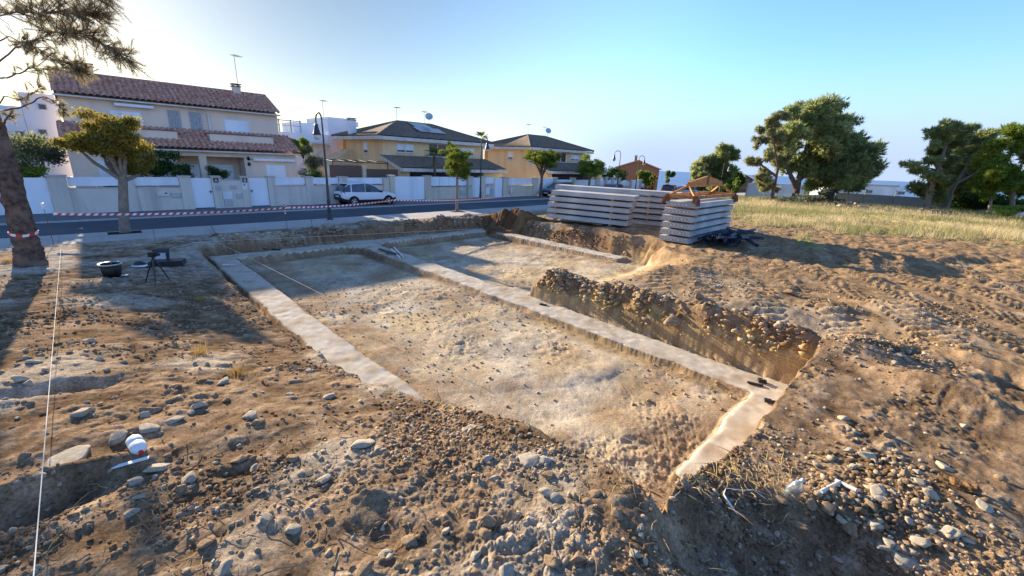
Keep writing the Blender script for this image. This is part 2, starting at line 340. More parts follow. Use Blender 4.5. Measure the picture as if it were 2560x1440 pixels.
    n6 = fbm(x*2 + z*5, y*2 - z*7, 73, 4); wcol = m3(ochre*(1 + .5*fl(n6)[:, None]), m3(C(.21, .115, .058) + np.zeros((f1.size, 3)), dark*1.15, fl(sstep(12, 17, t))), np.clip(fl(sstep(.30, .7, shelf + .5*n6)) + fl(sstep(7, 12, t) * .9), 0, 1))
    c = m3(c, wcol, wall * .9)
    # soil side under the back strip
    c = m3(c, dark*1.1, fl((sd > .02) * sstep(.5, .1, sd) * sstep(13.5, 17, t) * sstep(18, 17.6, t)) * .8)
    c = m3(c, ochre*.9, fl((sd > .02) * sstep(.2, .08, sd) * sstep(9, 7, t) * sstep(1.9, 2.4, t) * (s < 8.3)) * .5)
    grass = sstep(.0, 1.0, (s - 26.0) * .22 + (t - 8) * .06 + n1*2.6 + 1.2*fbm(x*.16, y*.16, 87, 3) - .02*np.maximum(0, -t)*2) * sstep(21.5, 20, t)
    grass = np.maximum(grass, sstep(62, 70, r))
    gcol = m3(C(.36, .27, .125) + np.zeros((f1.size, 3)), C(.22, .21, .075), np.clip(.45 + 1.3*f1, 0, 1))
    c = m3(c, gcol, fl(grass) * .9)
    c = c * np.clip(1 + .45*f3 + .25*f2, .5, 1.6)[:, None]
    return z, c, grass, fieldB, inside
def ground_h(x, y): return ground_fields(np.asarray(x, float), np.asarray(y, float), True) if np.ndim(x) else ground_fields(np.array([float(x)]), np.array([float(y)]), True)[0]

MAT = {}
MAT['soil'] = colmat('soil', namt=.5, nscale=38, bump=.8, bscale=75, bdist=.012)
rr = np.concatenate([[.02, .2, .4], np.geomspace(.6, 46, 980), np.geomspace(47, 700, 90)])
th = np.concatenate([np.linspace(-180, -66, 60, endpoint=False), np.linspace(-66, 62, 860, endpoint=False), np.linspace(62, 180, 60, endpoint=False)])
tr_ = np.radians(th); Rg, Tg = np.meshgrid(rr, tr_, indexing='ij')
gx = (Rg*np.sin(Tg)).ravel(); gy = (Rg*np.cos(Tg)).ravel()
gz, gc, ggr, gfb, gins = ground_fields(gx, gy)
nr, nth = len(rr), len(th)
ii, jj = np.meshgrid(np.arange(nr - 1), np.arange(nth), indexing='ij'); j2 = (jj + 1) % nth
gf = np.stack([ii*nth + jj, (ii + 1)*nth + jj, (ii + 1)*nth + j2, ii*nth + j2], -1).reshape(-1, 4)[:, ::-1]
gme = npmesh('ground', np.stack([gx, gy, gz], 1), gf, MAT['soil'], True, gc)
tag(link('ground', gme), kind='structure')

# concrete laid in the trenches
MAT['screed'] = mat('screed', (.56, .49, .39), (.46, .395, .31), scale=7.0, rough=.95, bump=.6, bscale=70, detail=9, c3=(.39, .29, .19), s3=1.7)
a0 = np.arange(2.3, 17.6, .05); b0 = np.arange(.4, 19.4, .05); Sg, Tg2 = np.meshgrid(a0, b0, indexing='ij')
SD = strip_d(Sg, Tg2); ee = .01
gsx = (strip_d(Sg + ee, Tg2) - SD) / ee; gsy = (strip_d(Sg, Tg2 + ee) - SD) / ee; gl = np.maximum(np.hypot(gsx, gsy), .3)
cc = .25*(SD[:-1, :-1] + SD[1:, :-1] + SD[1:, 1:] + SD[:-1, 1:]); keep = cc < 0
mv = np.clip(SD, -.045, .045) * (np.abs(SD) < .045); Sx = Sg - mv*gsx/gl; Tx = Tg2 - mv*gsy/gl
Zx = -.10 + .014*fbm(Sx*1.5, Tx*1.5, 91, 4) + .014*fbm(Sx*6, Tx*6, 92, 4) - .012*sstep(-.06, 0, SD)
nb = len(b0); iq, jq = np.nonzero(keep); qf = np.stack([iq*nb + jq, (iq+1)*nb + jq, (iq+1)*nb + jq+1, iq*nb + jq+1], 1)
used, inv = np.unique(qf, return_inverse=True); qf = inv.reshape(-1, 4); xs = ((Sx - Tx)*R2).ravel()[used]; ys = ((Sx + Tx)*R2).ravel()[used]; zs = Zx.ravel()[used]
ed = {}
for q in qf:
    for k in range(4):
        a, b = int(q[k]), int(q[(k+1) % 4]); ed[(a, b)] = 1
bd = [(a, b) for a, b in ed if (b, a) not in ed]; vid = {}; vv = list(zip(xs, ys, zs)); ff = [tuple(map(int, q)) for q in qf]
for a, b in bd:
    for c_ in (a, b):
        if c_ not in vid: vid[c_] = len(vv); vv.append((xs[c_], ys[c_], zs[c_] - .12))
    ff.append((b, a, vid[a], vid[b]))
fm = MB(); fm.add(vv, ff, 0, True)
tag(fm.build('footing', MAT['screed']), 'flat grey concrete footing strips laid out as a grid in the excavated pit', 'footing')
# ---------------------------------------------------------------- street: road, pavements, kerbs
MAT['asphalt'] = mat('asphalt', (.11, .115, .125), (.085, .09, .098), scale=9, rough=.9, bump=.3, bscale=120, c3=(.13, .135, .14), s3=.25)
MAT['paving'] = mat('paving', (.46, .43, .38), (.40, .37, .33), scale=1.2, rough=.9, bump=.15, bscale=60, c3=(.50, .46, .40), s3=.5)
MAT['paving_dark'] = mat('paving_dark', (.20, .195, .195), (.16, .158, .16), scale=2.5, rough=.9, bump=.15, bscale=60)
MAT['kerbstone'] = mat('kerbstone', (.47, .45, .41), (.40, .38, .35), scale=4, rough=.9, bump=.1)
def strip(name, t0, t1, z0, z1, m, s0=-24, s1=92, joints=0):
    b = MB()
    if joints:
        s = s0
        while s < s1: b.box(s + .008, s + joints - .008, t0, t1, z0, z1); s += joints
        b.box(s0, s1, t0 + .004, t1 - .004, z0, z1 - .012)
    else: b.box(s0, s1, t0, t1, z0, z1)
    return tag(b.build(name, m, None, (0, 0, 0), ROT45), kind='structure')
strip('road', 24.9, 29.75, -.3, 0.0, MAT['asphalt'])
strip('kerb', 24.73, 24.9, -.3, .125, MAT['kerbstone'], joints=1.0)
strip('pavement', 22.45, 24.73, -.3, .13, MAT['paving'], joints=1.2)
strip('kerb', 29.75, 29.9, -.3, .07, MAT['kerbstone'], joints=1.0)
strip('pavement', 29.9, 33.0, -.3, .095, MAT['paving_dark'], joints=1.5)
b = MB()
for s0 in (.2, 18.0): b.box(s0, s0 + 1.1, 24.0, 24.7, .10, .136)
tag(b.build('tree_pit', mat('tree_pit', (.035, .028, .022), scale=20, bump=.4), None, (0, 0, 0), ROT45), kind='structure')
# ---------------------------------------------------------------- garden walls
MAT['stucco_wall'] = mat('stucco_wall', (.70, .62, .53), (.64, .565, .48), scale=1.1, rough=.92, bump=.25, bscale=45, c3=(.50, .445, .385), s3=1.6, stretch=.12)
MAT['stucco_ochre'] = mat('stucco_ochre', (.66, .57, .43), (.60, .515, .39), scale=1.1, rough=.92, bump=.25, bscale=45, c3=(.47, .405, .32), s3=1.6, stretch=.12)
MAT['cap'] = mat('cap', (.55, .50, .43), (.46, .42, .37), scale=3, rough=.9, bump=.1)
def whitemat(nm, c=(.80, .83, .85)):
    return mat(nm, c, tuple(x*.94 for x in c), scale=.8, rough=.45, spec=.4, c3=tuple(x*.84 for x in c), s3=1.5, stretch=.1)
MAT['white_panel'] = whitemat('white_panel'); MAT['white_metal'] = whitemat('white_metal', (.72, .74, .75))
MAT['grey_box'] = mat('grey_box', (.50, .50, .49), scale=2, rough=.6); MAT['cream_box'] = mat('cream_box', (.72, .70, .60), scale=2, rough=.6)
MAT['dark'] = mat('dark', (.02, .02, .022), scale=3, rough=.5); MAT['black_plastic'] = mat('black_plastic', (.015, .016, .02), (.03, .03, .035), scale=9, rough=.35, spec=.5)
WT = 32.3
def garden_wall(label, items, s_org, mw, group='garden walls along the street'):
    root = thing('garden_wall', label, 'wall', W_(s_org, WT, .09), ROT45, group)
    base = MB(); 
    for it in items:
        k, a, b2 = it[0], it[1] - s_org, it[2] - s_org
        o = it[3] if len(it) > 3 else {}
        if k == 'pier':
            top = o.get('top', 1.92); q = MB(); q.box(a, b2, -.02, .42, -.3, top, 0); q.box(a - .05, b2 + .05, -.07, .47, top, top + .07, 1)
            r = q.build('pier', [o.get('m', mw), MAT['cap']], root)
            if 'letter' in o:
                pq = MB(); pq.box((a+b2)/2 - .14, (a+b2)/2 + .14, -.045, -.022, top - .33, top - .05)
                pl = pq.build('number_plaque', MAT['plaque'], r)
                cu = bpy.data.curves.new('letter', 'FONT'); cu.body = o['letter']; cu.size = .27; cu.align_x = 'CENTER'; cu.extrude = .004
                tmp = bpy.data.objects.new('letter', cu); COL.objects.link(tmp)
                bpy.context.view_layer.update(); dg = bpy.context.evaluated_depsgraph_get(); me = bpy.data.meshes.new_from_object(tmp.evaluated_get(dg))
                bpy.data.objects.remove(tmp); me.materials.clear(); me.materials.append(MAT['white_metal'])
                lo = link('letter', me, r, ((a+b2)/2, -.052, top - .285)); lo.rotation_euler = (math.pi/2, 0, 0)
        elif k == 'low':
            h = o.get('h', 1.30); base.box(a, b2, .06, .32, -.3, h, 0); base.box(a, b2, .03, .35, h, h + .05, 1)
            pz0, pz1 = h + .13, o.get('top', 1.9); q = MB(); n = o.get('n', 1); w = (b2 - a) / n
            for i in range(n):
                x0, x1 = a + i*w + .02, a + (i+1)*w - .02
                if o.get('arch'):
                    pts = [(x0, .16, pz0)] + [(x1, .16, pz0)] + [(x1 + (x0 - x1)*j/10, .16, pz1 - .35 + .45*math.sin(math.pi*j/10)) for j in range(11)]
                    q.prism(pts, (0, .05, 0))
                else: q.box(x0, x1, .16, .21, pz0, pz1)
                q.box((x0+x1)/2 - .02, (x0+x1)/2 + .02, .17, .20, h + .05, pz0)
                q.box(x0, x1, .145, .16, pz1 - .06, pz1) if not o.get('arch') else None
            q.build('white_panel', MAT['white_panel'], root)
        elif k == 'gate':
            q = MB(); top = o.get('top', 1.85); y = .12
            q.box(a + .02, b2 - .02, y, y + .05, .06, top)
            q.box(a + .02, a + .07, y - .015, y, .06, top); q.box(b2 - .07, b2 - .02, y - .015, y, .06, top)
            if o.get('slat', 1):
                z = .12
                while z < top - .1: q.box(a + .08, b2 - .08, y - .008, y, z, z + .085); z += .1
            g = q.build('gate', MAT['white_panel'], root)
            if o.get('handle'):
                hq = MB(); hx = b2 - .12 if o['handle'] > 0 else a + .12
                hq.box(hx - .02, hx + .02, y - .05, y - .008, .95, 1.1); hq.box(hx - .07, hx + .07, y - .06, y - .05, 1.04, 1.07); hq.build('handle', MAT['dark'], g)
        elif k == 'block':
            q = MB(); q.box(a, b2, .03, .36, -.3, o.get('top', 1.7), 0); q.box(a, b2, .0, .39, o.get('top', 1.7), o.get('top', 1.7) + .06, 1); q.build('meter_wall', [mw, MAT['cap']], root)
        elif k == 'boxon':
            q = MB(); z0, z1 = o['z']; q.box(a, b2, -.03, .05, z0, z1, 0); q.box(a + .015, b2 - .015, -.036, -.03, z0 + .015, z1 - .015, 0)
            if o.get('slot'): q.box(b2 - .2, b2 - .08, -.042, -.036, z1 - .12, z1 - .05, 1)
            q.build(o['name'], [o['m'], MAT['dark']], root)
    if base.v: base.build('base_wall', [mw, MAT['cap']], root)
    return root
MAT['plaque'] = mat('plaque', (.05, .028, .022), scale=9, rough=.4)
P1 = 'pier'
garden_wall('beige stuccoed garden wall with white panels and gates A and B before terracotta roofed house', [
    ('gate', -9, -1.5, {'slat': 0, 'top': 1.86}), (P1, -1.5, -.8), ('low', -.8, 1.35), (P1, 1.35, 1.85), ('low', 1.85, 3.9), (P1, 3.9, 4.45), ('gate', 4.45, 5.5, {'handle': 1}),
    (P1, 5.5, 5.95, {'letter': 'A'}), ('block', 5.95, 7.08), (P1, 7.08, 7.52, {'letter': 'B'}), ('gate', 7.52, 8.65, {'handle': -1}), (P1, 8.65, 9.1), ('low', 9.1, 11.1), (P1, 11.1, 11.58), ('low', 11.58, 13.5), (P1, 13.5, 14.1),
    ('boxon', 2.75, 3.3, {'z': (.82, 1.08), 'name': 'mailbox', 'm': MAT['cream_box'], 'slot': 1}), ('boxon', 3.42, 3.88, {'z': (.75, 1.0), 'name': 'meter_door', 'm': MAT['grey_box']}),
    ('boxon', 5.62, 5.95, {'z': (1.1, 1.4), 'name': 'mailbox', 'm': MAT['grey_box']}), ('boxon', 7.1, 7.38, {'z': (1.15, 1.52), 'name': 'mailbox', 'm': MAT['white_metal'], 'slot': 1}),
    ('boxon', 5.98, 6.48, {'z': (.55, 1.0), 'name': 'meter_door', 'm': MAT['white_metal']}), ('boxon', 6.72, 7.1, {'z': (.6, .9), 'name': 'meter_door', 'm': MAT['grey_box']}), ('boxon', 6.45, 6.8, {'z': (1.18, 1.42), 'name': 'meter_door', 'm': MAT['grey_box']}),
    ('boxon', 6.02, 6.45, {'z': (.12, .5), 'name': 'meter_door', 'm': MAT['grey_box']})], -9, MAT['stucco_wall'])
garden_wall('beige garden wall with wide white gate behind the white car, before the first yellow house', [
    ('low', 14.1, 17.1), (P1, 17.1, 17.6, {'top': 1.85}), (P1, 17.65, 18.1, {'top': 2.05, 'm': MAT['stucco_ochre']}), ('gate', 18.1, 21.05, {'slat': 0, 'top': 2.0}), (P1, 21.05, 21.62, {'top': 2.03, 'm': MAT['stucco_ochre']}),
    ('low', 21.62, 25.75, {'h': 1.08, 'top': 2.0, 'n': 4}), (P1, 25.75, 26.35, {'top': 2.0}), ('gate', 26.36, 27.4, {'top': 1.95}), (P1, 27.4, 27.95, {'top': 2.0, 'm': MAT['stucco_ochre']}),
    ('low', 27.95, 29.2, {'h': 1.25, 'top': 1.98}), ('gate', 29.25, 30.35, {'top': 1.9}), ('boxon', 24.9, 25.5, {'z': (.4, .8), 'name': 'meter_door', 'm': MAT['grey_box']}), ('boxon', 25.8, 26.2, {'z': (.9, 1.25), 'name': 'mailbox', 'm': MAT['grey_box'], 'slot': 1}),
    ('boxon', 28.0, 28.55, {'z': (.3, 1.0), 'name': 'meter_door', 'm': MAT['white_metal']}), ('boxon', 28.6, 29.05, {'z': (.1, .9), 'name': 'meter_door', 'm': MAT['grey_box']})], 14.1, MAT['stucco_ochre'])
garden_wall('beige garden wall behind the dark blue car, before the second yellow house', [
    (P1, 30.4, 31.1), ('low', 31.1, 34.9, {'h': 1.08, 'n': 3}), (P1, 34.9, 35.6, {'m': MAT['stucco_ochre']}), ('gate', 35.6, 38.4, {'slat': 0, 'top': 1.9}), (P1, 38.4, 39.0, {'m': MAT['stucco_ochre']}), ('gate', 39.0, 41.8, {'slat': 0, 'top': 1.75}), (P1, 41.8, 42.4), ('low', 42.4, 46.8, {'h': .9, 'top': 1.72}),
    ('boxon', 31.3, 31.9, {'z': (.35, .75), 'name': 'meter_door', 'm': MAT['grey_box']})], 30.4, MAT['stucco_ochre'])
garden_wall('last garden wall with curved top white panels at the far end of the street', [
    (P1, 46.8, 47.5), ('gate', 47.5, 48.8, {'top': 1.65}), (P1, 48.8, 49.3), ('low', 49.3, 50.5, {'h': 1.0, 'top': 1.7}), (P1, 50.5, 51.0), ('gate', 51.0, 52.0, {'top': 1.65}), (P1, 52.0, 52.6), ('low', 52.6, 55.3, {'h': .8, 'top': 1.6, 'arch': 1}), (P1, 55.3, 55.6, {'top': 1.5}), ('gate', 55.6, 57.9, {'slat': 0, 'top': 1.68}), (P1, 57.9, 58.6, {'top': 1.7})], 46.8, MAT['stucco_ochre'])

# ---------------------------------------------------------------- houses
MAT['pink_stucco'] = mat('pink_stucco', (.78, .62, .48), (.73, .575, .44), scale=.8, rough=.95, bump=.15, bscale=50, c3=(.64, .50, .40), s3=1.1, stretch=.12)
MAT['yellow_stucco'] = mat('yellow_stucco', (.82, .59, .32), (.77, .545, .29), scale=.7, rough=.95, bump=.15, bscale=50, c3=(.68, .49, .28), s3=1.1, stretch=.12)
MAT['orange_stucco'] = mat('orange_stucco', (.78, .38, .09), scale=1, rough=.95)
MAT['white_render'] = mat('white_render', (.76, .77, .78), (.70, .71, .72), scale=.6, rough=.95, bump=.1, bscale=40, c3=(.55, .57, .6), s3=.3)
MAT['terracotta'] = mat('terracotta', (.58, .27, .18), (.33, .14, .095), scale=7, rough=.9, bump=.2, bscale=30, lo=.42, hi=.58, c3=(.60, .40, .30), s3=4.5)
MAT['brown_tile'] = mat('brown_tile', (.25, .19, .145), (.13, .10, .08), scale=6.0, rough=.9, bump=.2, bscale=30, c3=(.215, .165, .12), s3=1.3)
MAT['fascia'] = mat('fascia', (.66, .60, .52), scale=2, rough=.9); MAT['coping'] = mat('coping', (.20, .13, .11), scale=4, rough=.9)
MAT['glass'] = mat('glass', (.03, .04, .05), (.05, .06, .075), scale=2, rough=.08, spec=.8)
MAT['glass_block'] = mat('glass_block', (.20, .225, .25), (.30, .32, .35), scale=8, rough=.25, spec=.6)
MAT['grey_metal'] = mat('grey_metal', (.35, .35, .35), scale=5, rough=.45, metal=.6); MAT['brick'] = mat('brick', (.30, .15, .09), (.25, .12, .075), scale=6, rough=.95, bump=.3)
def tiled(mb, O, U, L, V, a=0.0, b=None, per=.30, rows=12, amp=.12, step=.06, m=0, n_per=6):
    O, U, V = Vector(O), Vector(U).normalized(), Vector(V); N = U.cross(V).normalized(); b = L if b is None else b
    if N.z < 0: N = -N
    k = max(8, int(L / per * n_per)); vs = []; R = rows
    for i in range(k + 1):
        u = L * i / k; vm = 1.0
        if a > 1e-6: vm = min(vm, u / a)
        if b < L - 1e-6: vm = min(vm, (L - u) / (L - b))
        ph = (u / per) % 1.0; h = amp * (abs(math.sin(math.pi * ph)) ** .7)
        for j in range(R):
            for e in (0, 1):
                v = vm * (j + e) / R
                vs.append(O + U*u + V*v + N*(h + (step if e == 0 else 0) * (1 if vm > .02 else 0)))
    c = 2 * R
    fs = [(i*c + j, (i+1)*c + j, (i+1)*c + j + 1, i*c + j + 1) for i in range(k) for j in range(c - 1)]
    return mb.add(vs, fs, m, True)
def window(root, x0, x1, z0, z1, y, mshut, sill=True, shut=1.0, inset=.10, panes=1, axis='y'):
    q = MB(); fr = .06
    def bx(u0, u1, v0, v1, w0, w1, m=0, Q=None):
        Q = Q or q
        if axis == 'y': Q.box(u0, u1, v0, v1, w0, w1, m)
        else: Q.box(v0, v1, u0, u1, w0, w1, m)
    bx(x0, x0 + fr, y - .01, y + inset, z0, z1); bx(x1 - fr, x1, y - .01, y + inset, z0, z1); bx(x0 + fr, x1 - fr, y - .01, y + inset, z1 - fr, z1); bx(x0 + fr, x1 - fr, y - .01, y + inset, z0, z0 + fr)
    for i in range(1, panes): xm = x0 + (x1 - x0)*i/panes; bx(xm - .04, xm + .04, y - .005, y + inset, z0 + fr, z1 - fr)
    w = q.build('window', MAT['white_metal'], root)
    g = MB(); bx(x0 + fr, x1 - fr, y + .02, y + .03, z0 + fr, z1 - fr, 0, g); g.build('pane', MAT['glass'], w)
    if shut > 0:
        g = MB(); zz = z1 - fr; n = 0
        zb = z1 - fr - (z1 - z0 - 2*fr)*shut
        while zz - .11 > zb: bx(x0 + fr, x1 - fr, y + .003, y + .018, zz - .10, zz, 0, g); zz -= .105
        bx(x0 + fr, x1 - fr, y + .006, y + .016, zb, zz, 0, g)
        g.build('shutter', mshut, w)
    if sill: g = MB(); bx(x0 - .08, x1 + .08, y - .10, y - .012, z0 - .06, z0 - .002, 0, g); g.build('sill', MAT['fascia'], w)
    return w
def aerial(root, x, y, z0, h, name='aerial', flat=True):
    q = MB(); q.tube([(x, y, z0), (x, y, z0 + h)], .022, 6)
    d = Vector((.6, .5, 0)); p = Vector((x, y, z0 + h - .05))
    q.tube([p - d*.2, p + d*.9], .012, 5)
    for k in range(7): c = p + d*(-.15 + k*.16); q.tube([c + Vector((-.2, .25, 0)), c - Vector((-.2, .25, 0))], .008, 4)
    return q.build(name, MAT['grey_metal'], root)
def dish(root, x, y, z, r=.42):
    q = MB(); q.tube([(x, y, z), (x, y, z + .75)], .03, 6)
    Mx = Matrix.Translation((x - .06, y - .12, z + .8)) @ Matrix.Rotation(math.radians(62), 4, Vector((.8, -.5, 0)))
    q.lathe([(.001, 0), (r*.5, .03), (r*.85, .1), (r, .15), (r*.85, .115), (r*.5, .045), (.001, .015)], 20, 0, Mx)
    return q.build('satellite_dish', MAT['grey_box'], root)
def chimney(root, x, y, z0, z1, w, m):
    q = MB(); q.box(x - w/2, x + w/2, y - w/2, y + w/2, z0, z1 - .22, 0); q.box(x - w/2 - .06, x + w/2 + .06, y - w/2 - .06, y + w/2 + .06, z1 - .22, z1 - .16, 1)
    for i in (-1, 1):
        for j in (-1, 1): q.box(x + i*w*.36 - .05, x + i*w*.36 + .05, y + j*w*.36 - .05, y + j*w*.36 + .05, z1 - .16, z1 - .06, 0)
    q.box(x - w/2 - .06, x + w/2 + .06, y - w/2 - .06, y + w/2 + .06, z1 - .06, z1, 1)
    return q.build('chimney', [m, MAT['coping']], root)
def terracotta_house():
    h = thing('house', 'two storey pinkish semi-detached house with terracotta tiled roofs and glass block windows', 'house', W_(0, 35.6, 0), ROT45)
    w = MB(); w.box(-.5, 11.6, 1.8, 9.5, -.3, 4.6); w.box(-.55, 4.35, 0, 1.8, -.3, 3.3); w.box(8.2, 11.68, 0, 1.8, -.3, 3.3)
    w.box(5.55, 5.97, 0, .4, -.3, 3.18); w.box(4.35, 8.2, 0.0, .35, 3.18, 3.5); w.box(-.55, 4.35, .02, 1.8, 3.3, 3.5); w.box(8.2, 11.68, .02, 1.8, 3.3, 3.5)
    prof = [(2.4, 4.5), (9.4, 4.5), (9.4, 6.4), (5.4, 7.82), (2.4, 6.42)]
    w.prism([(-.42, y, z) for y, z in prof], (11.8, 0, 0))
    w.prism([(-.52, .3, 3.5), (-.52, 2.4, 3.5), (-.52, 2.4, 4.5)], (12.1, 0, 0))
    for z in (5.92,): w.box(-.4, 11.36, 2.388, 2.4, z, z + .035)
    w.build('wall', MAT['pink_stucco'], h)
    r = MB(); tiled(r, (-.62, 1.95, 6.40), (1, 0, 0), 12.15, (0, 3.45, 1.55), per=.30, rows=11); tiled(r, (-.62, 9.8, 6.3), (1, 0, 0), 12.15, (0, -4.4, 1.65), per=.30, rows=11, n_per=4)
    r.tube([(-.62, 5.4, 7.97), (11.53, 5.4, 7.97)], .11, 8)
    ro = r.build('roof', MAT['terracotta'], h)
    f = MB(); f.box(-.6, 11.5, 1.92, 2.38, 6.30, 6.385); f.build('eave', MAT['fascia'], ro)
    chimney(ro, 1.25, 5.4, 7.5, 8.62, .5, MAT['pink_stucco']); c2 = chimney(ro, 9.5, 5.2, 7.4, 8.55, .5, MAT['pink_stucco'])
    aerial(ro, 9.75, 5.6, 7.6, 3.1); aerial(ro, 1.0, 5.8, 7.6, 2.6)
    r2 = MB(); tiled(r2, (-.75, -.42, 3.58), (1, 0, 0), 12.7, (0, 2.85, 1.27), per=.30, rows=9)
    l = r2.build('lower_roof', MAT['terracotta'], h)
    f = MB(); f.box(-.72, 11.92, -.42, -.02, 3.46, 3.555); f.build('eave', MAT['fascia'], l)
    for x0, x1 in ((.6, 4.72), (6.5, 10.45)):
        q = MB(); q.box(x0, x1, .75, 2.38, 3.9, 4.66, 0); q.box(x0 - .03, x1 + .03, .71, .95, 4.66, 4.73, 1); q.box(x0 - .03, x0 + .2, .95, 2.38, 4.66, 4.73, 1); q.box(x1 - .2, x1 + .03, .95, 2.38, 4.66, 4.73, 1)
        q.build('balcony', [MAT['pink_stucco'], MAT['coping']], h)
    for x0 in (4.6, 5.78):
        q = MB(); nx, nz = 4, 5; q.box(x0, x0 + .68, 2.36, 2.4, 4.9, 6.06, 1)
        for i in range(nx):
            for j in range(nz): q.box(x0 + .02 + i*.165, x0 + .02 + i*.165 + .145, 2.33, 2.36, 4.93 + j*.226, 4.93 + j*.226 + .2, 0)
        q.build('glass_block_window', [MAT['glass_block'], MAT['cap']], h)
    for a in ((1.7, 3.25, 4.85, 5.75), (7.8, 9.38, 4.8, 5.75)): window(h, *a, 2.38, MAT['white_panel'], sill=False)
    q = MB(); q.tube([(6.88, 2.3, 4.75), (6.86, 2.3, 6.05)], .05, 8); q.build('downpipe', MAT['white_metal'], h)
    window(h, 9.5, 10.85, 1.2, 2.72, -.02, MAT['white_panel'], sill=True); window(h, .55, 2.1, .9, 2.75, -.02, MAT['white_panel'], sill=False, shut=.6, panes=2)
    for x0, lab in ((4.6, 1), (6.25, 1)):
        q = MB(); q.box(x0, x0 + 1.55, 1.74, 1.8, .1, 2.6, 0); q.box(x0 + .06, x0 + .74, 1.72, 1.74, .15, 2.5, 0); q.box(x0 + .8, x0 + 1.5, 1.72, 1.74, .15, 2.5, 0)
        d = q.build('door', MAT['white_panel'], h); g = MB(); g.box(x0 + .15, x0 + .62, 1.708, 1.718, 1.5, 2.35); g.build('pane', MAT['glass'], d)
    q = MB(); q.box(8.7, 11.5, -.3, -.02, 2.98, 3.16); q.build('awning_box', MAT['white_metal'], h)
    q = MB(); q.box(2.0, 3.9, 2.0, 2.36, 6.02, 6.18); q.build('awning_box', MAT['white_metal'], h)
    for z in (2.62, 3.0):
        q = MB(); q.lathe([(.02, 0), (.09, .02), (.10, .16), (.05, .24), (.01, .26)], 10, 0, Matrix.Translation((8.45, -.1, z))); q.box(8.42, 8.48, -.1, 0, z + .2, z + .24); q.build('wall_lamp', MAT['dark'], h)
terracotta_house()
def yellow_house(label, s0, panel=True, right=12.3, chim=True, lean=True):
    h = thing('house', label, 'house', W_(s0, 38.0, 0), ROT45, 'yellow houses with brown tiled roofs')
    w = MB(); w.box(0, right, 0, 8.6, -.3, 5.12); w.box(-.05, right + .1, -3.1, -.002, -.3, .9)
    w.box(-.05, .9, -3.1, -.004, .9, 2.5); w.box(right - 2.6, right + .1, -3.1, -.004, .9, 2.5); w.prism([(-.05, -3.1, 2.5), (-.05, -.002, 2.5), (-.05, -.002, 3.62)], (.3, 0, 0)); w.prism([(right - .2, -3.1, 2.5), (right - .2, -.002, 2.5), (right - .2, -.002, 3.62)], (.3, 0, 0))
    if lean: w.prism([(-2.6, 6.2, 0), (0, 6.2, 0), (0, 6.2, 4.25), (-2.6, 6.2, 2.95)], (0, 2.2, 0))
    w.build('wall', MAT['yellow_stucco'], h)
    q = MB(); q.box(-.03, right + .03, 7.9, 8.63, .9, 5.1, 0); q.build('corner_strip', MAT['orange_stucco'], h)
    q = MB(); q.box(.9, right - 2.6, -1.5, -1.3, -.3, 2.6, 0); q.build('porch_wall', MAT['orange_stucco'], h)
    ov = .85; x0, x1, y0, y1, ze, zr = -ov, right + ov, -ov, 8.6 + ov, 5.44, 7.12; rx0, rx1, ry = 4.0, right - 4.0, (y0 + y1)/2
    r = MB(); kw = dict(per=.30, rows=14, amp=.05, step=.03, n_per=5)
    tiled(r, (x0, y0, ze), (1, 0, 0), x1 - x0, (0, ry - y0, zr - ze), a=rx0 - x0, b=rx1 - x0, **kw)
    tiled(r, (x1, y1, ze), (-1, 0, 0), x1 - x0, (0, ry - y1, zr - ze), a=x1 - rx1, b=x1 - rx0, **kw)
    tiled(r, (x0, y1, ze), (0, -1, 0), y1 - y0, (rx0 - x0, 0, zr - ze), a=y1 - ry, b=y1 - ry, **kw)
    tiled(r, (x1, y0, ze), (0, 1, 0), y1 - y0, (rx1 - x1, 0, zr - ze), a=ry - y0, b=ry - y0, **kw)
    for a, b in (((x0, y0, ze), (rx0, ry, zr)), ((x1, y0, ze), (rx1, ry, zr)), ((x0, y1, ze), (rx0, ry, zr)), ((x1, y1, ze), (rx1, ry, zr)), ((rx0, ry, zr), (rx1, ry, zr))):
        r.tube([Vector(a) + Vector((0, 0, .06)), Vector(b) + Vector((0, 0, .06))], .11, 8)
    ro = r.build('roof', MAT['brown_tile'], h)
    f = MB(); f.box(x0 + .02, x1 - .02, y0 + .02, y1 - .02, 5.10, 5.42); f.build('eave', MAT['fascia'], ro)
    if chim: chimney(ro, -.2, 5.8, 5.4, 7.15, .62, MAT['white_render'])
    aerial(ro, rx0, ry, zr, 1.45); aerial(ro, rx0 + 3.5, ry + .2, zr - .1, 1.5); dish(ro, rx0 + 3.9, ry - .1, zr, .42)
    if panel:
        V = Vector((0, ry - y0, zr - ze)).normalized(); N = V.cross(Vector((-1, 0, 0))); N = N if N.z > 0 else -N; X = Vector((1, 0, 0))
        q = MB()
        for j, (xa, xb) in enumerate(((5.0, 7.3), (4.6, 7.9))):
            for i in range(int(round((xb - xa) / 1.05))):
                c = Vector((xa + i*1.05, y0, ze)) + V*(3.35 - j*1.62) + N*.2
                q.add([c, c + X*1.02, c + X*1.02 + V*1.6, c + V*1.6] + [p - N*.04 for p in (c, c + X*1.02, c + X*1.02 + V*1.6, c + V*1.6)], [(0, 1, 2, 3), (7, 6, 5, 4), (0, 4, 5, 1), (1, 5, 6, 2), (2, 6, 7, 3), (3, 7, 4, 0)])
        q.build('solar_panel', MAT['solar'], ro)
    l = MB(); tiled(l, (-.3, -3.75, 2.74), (1, 0, 0), right + .6, (0, 3.75, 1.0), per=.30, rows=9, amp=.05, step=.03, n_per=5)
    lo = l.build('lower_roof', MAT['brown_tile'], h)
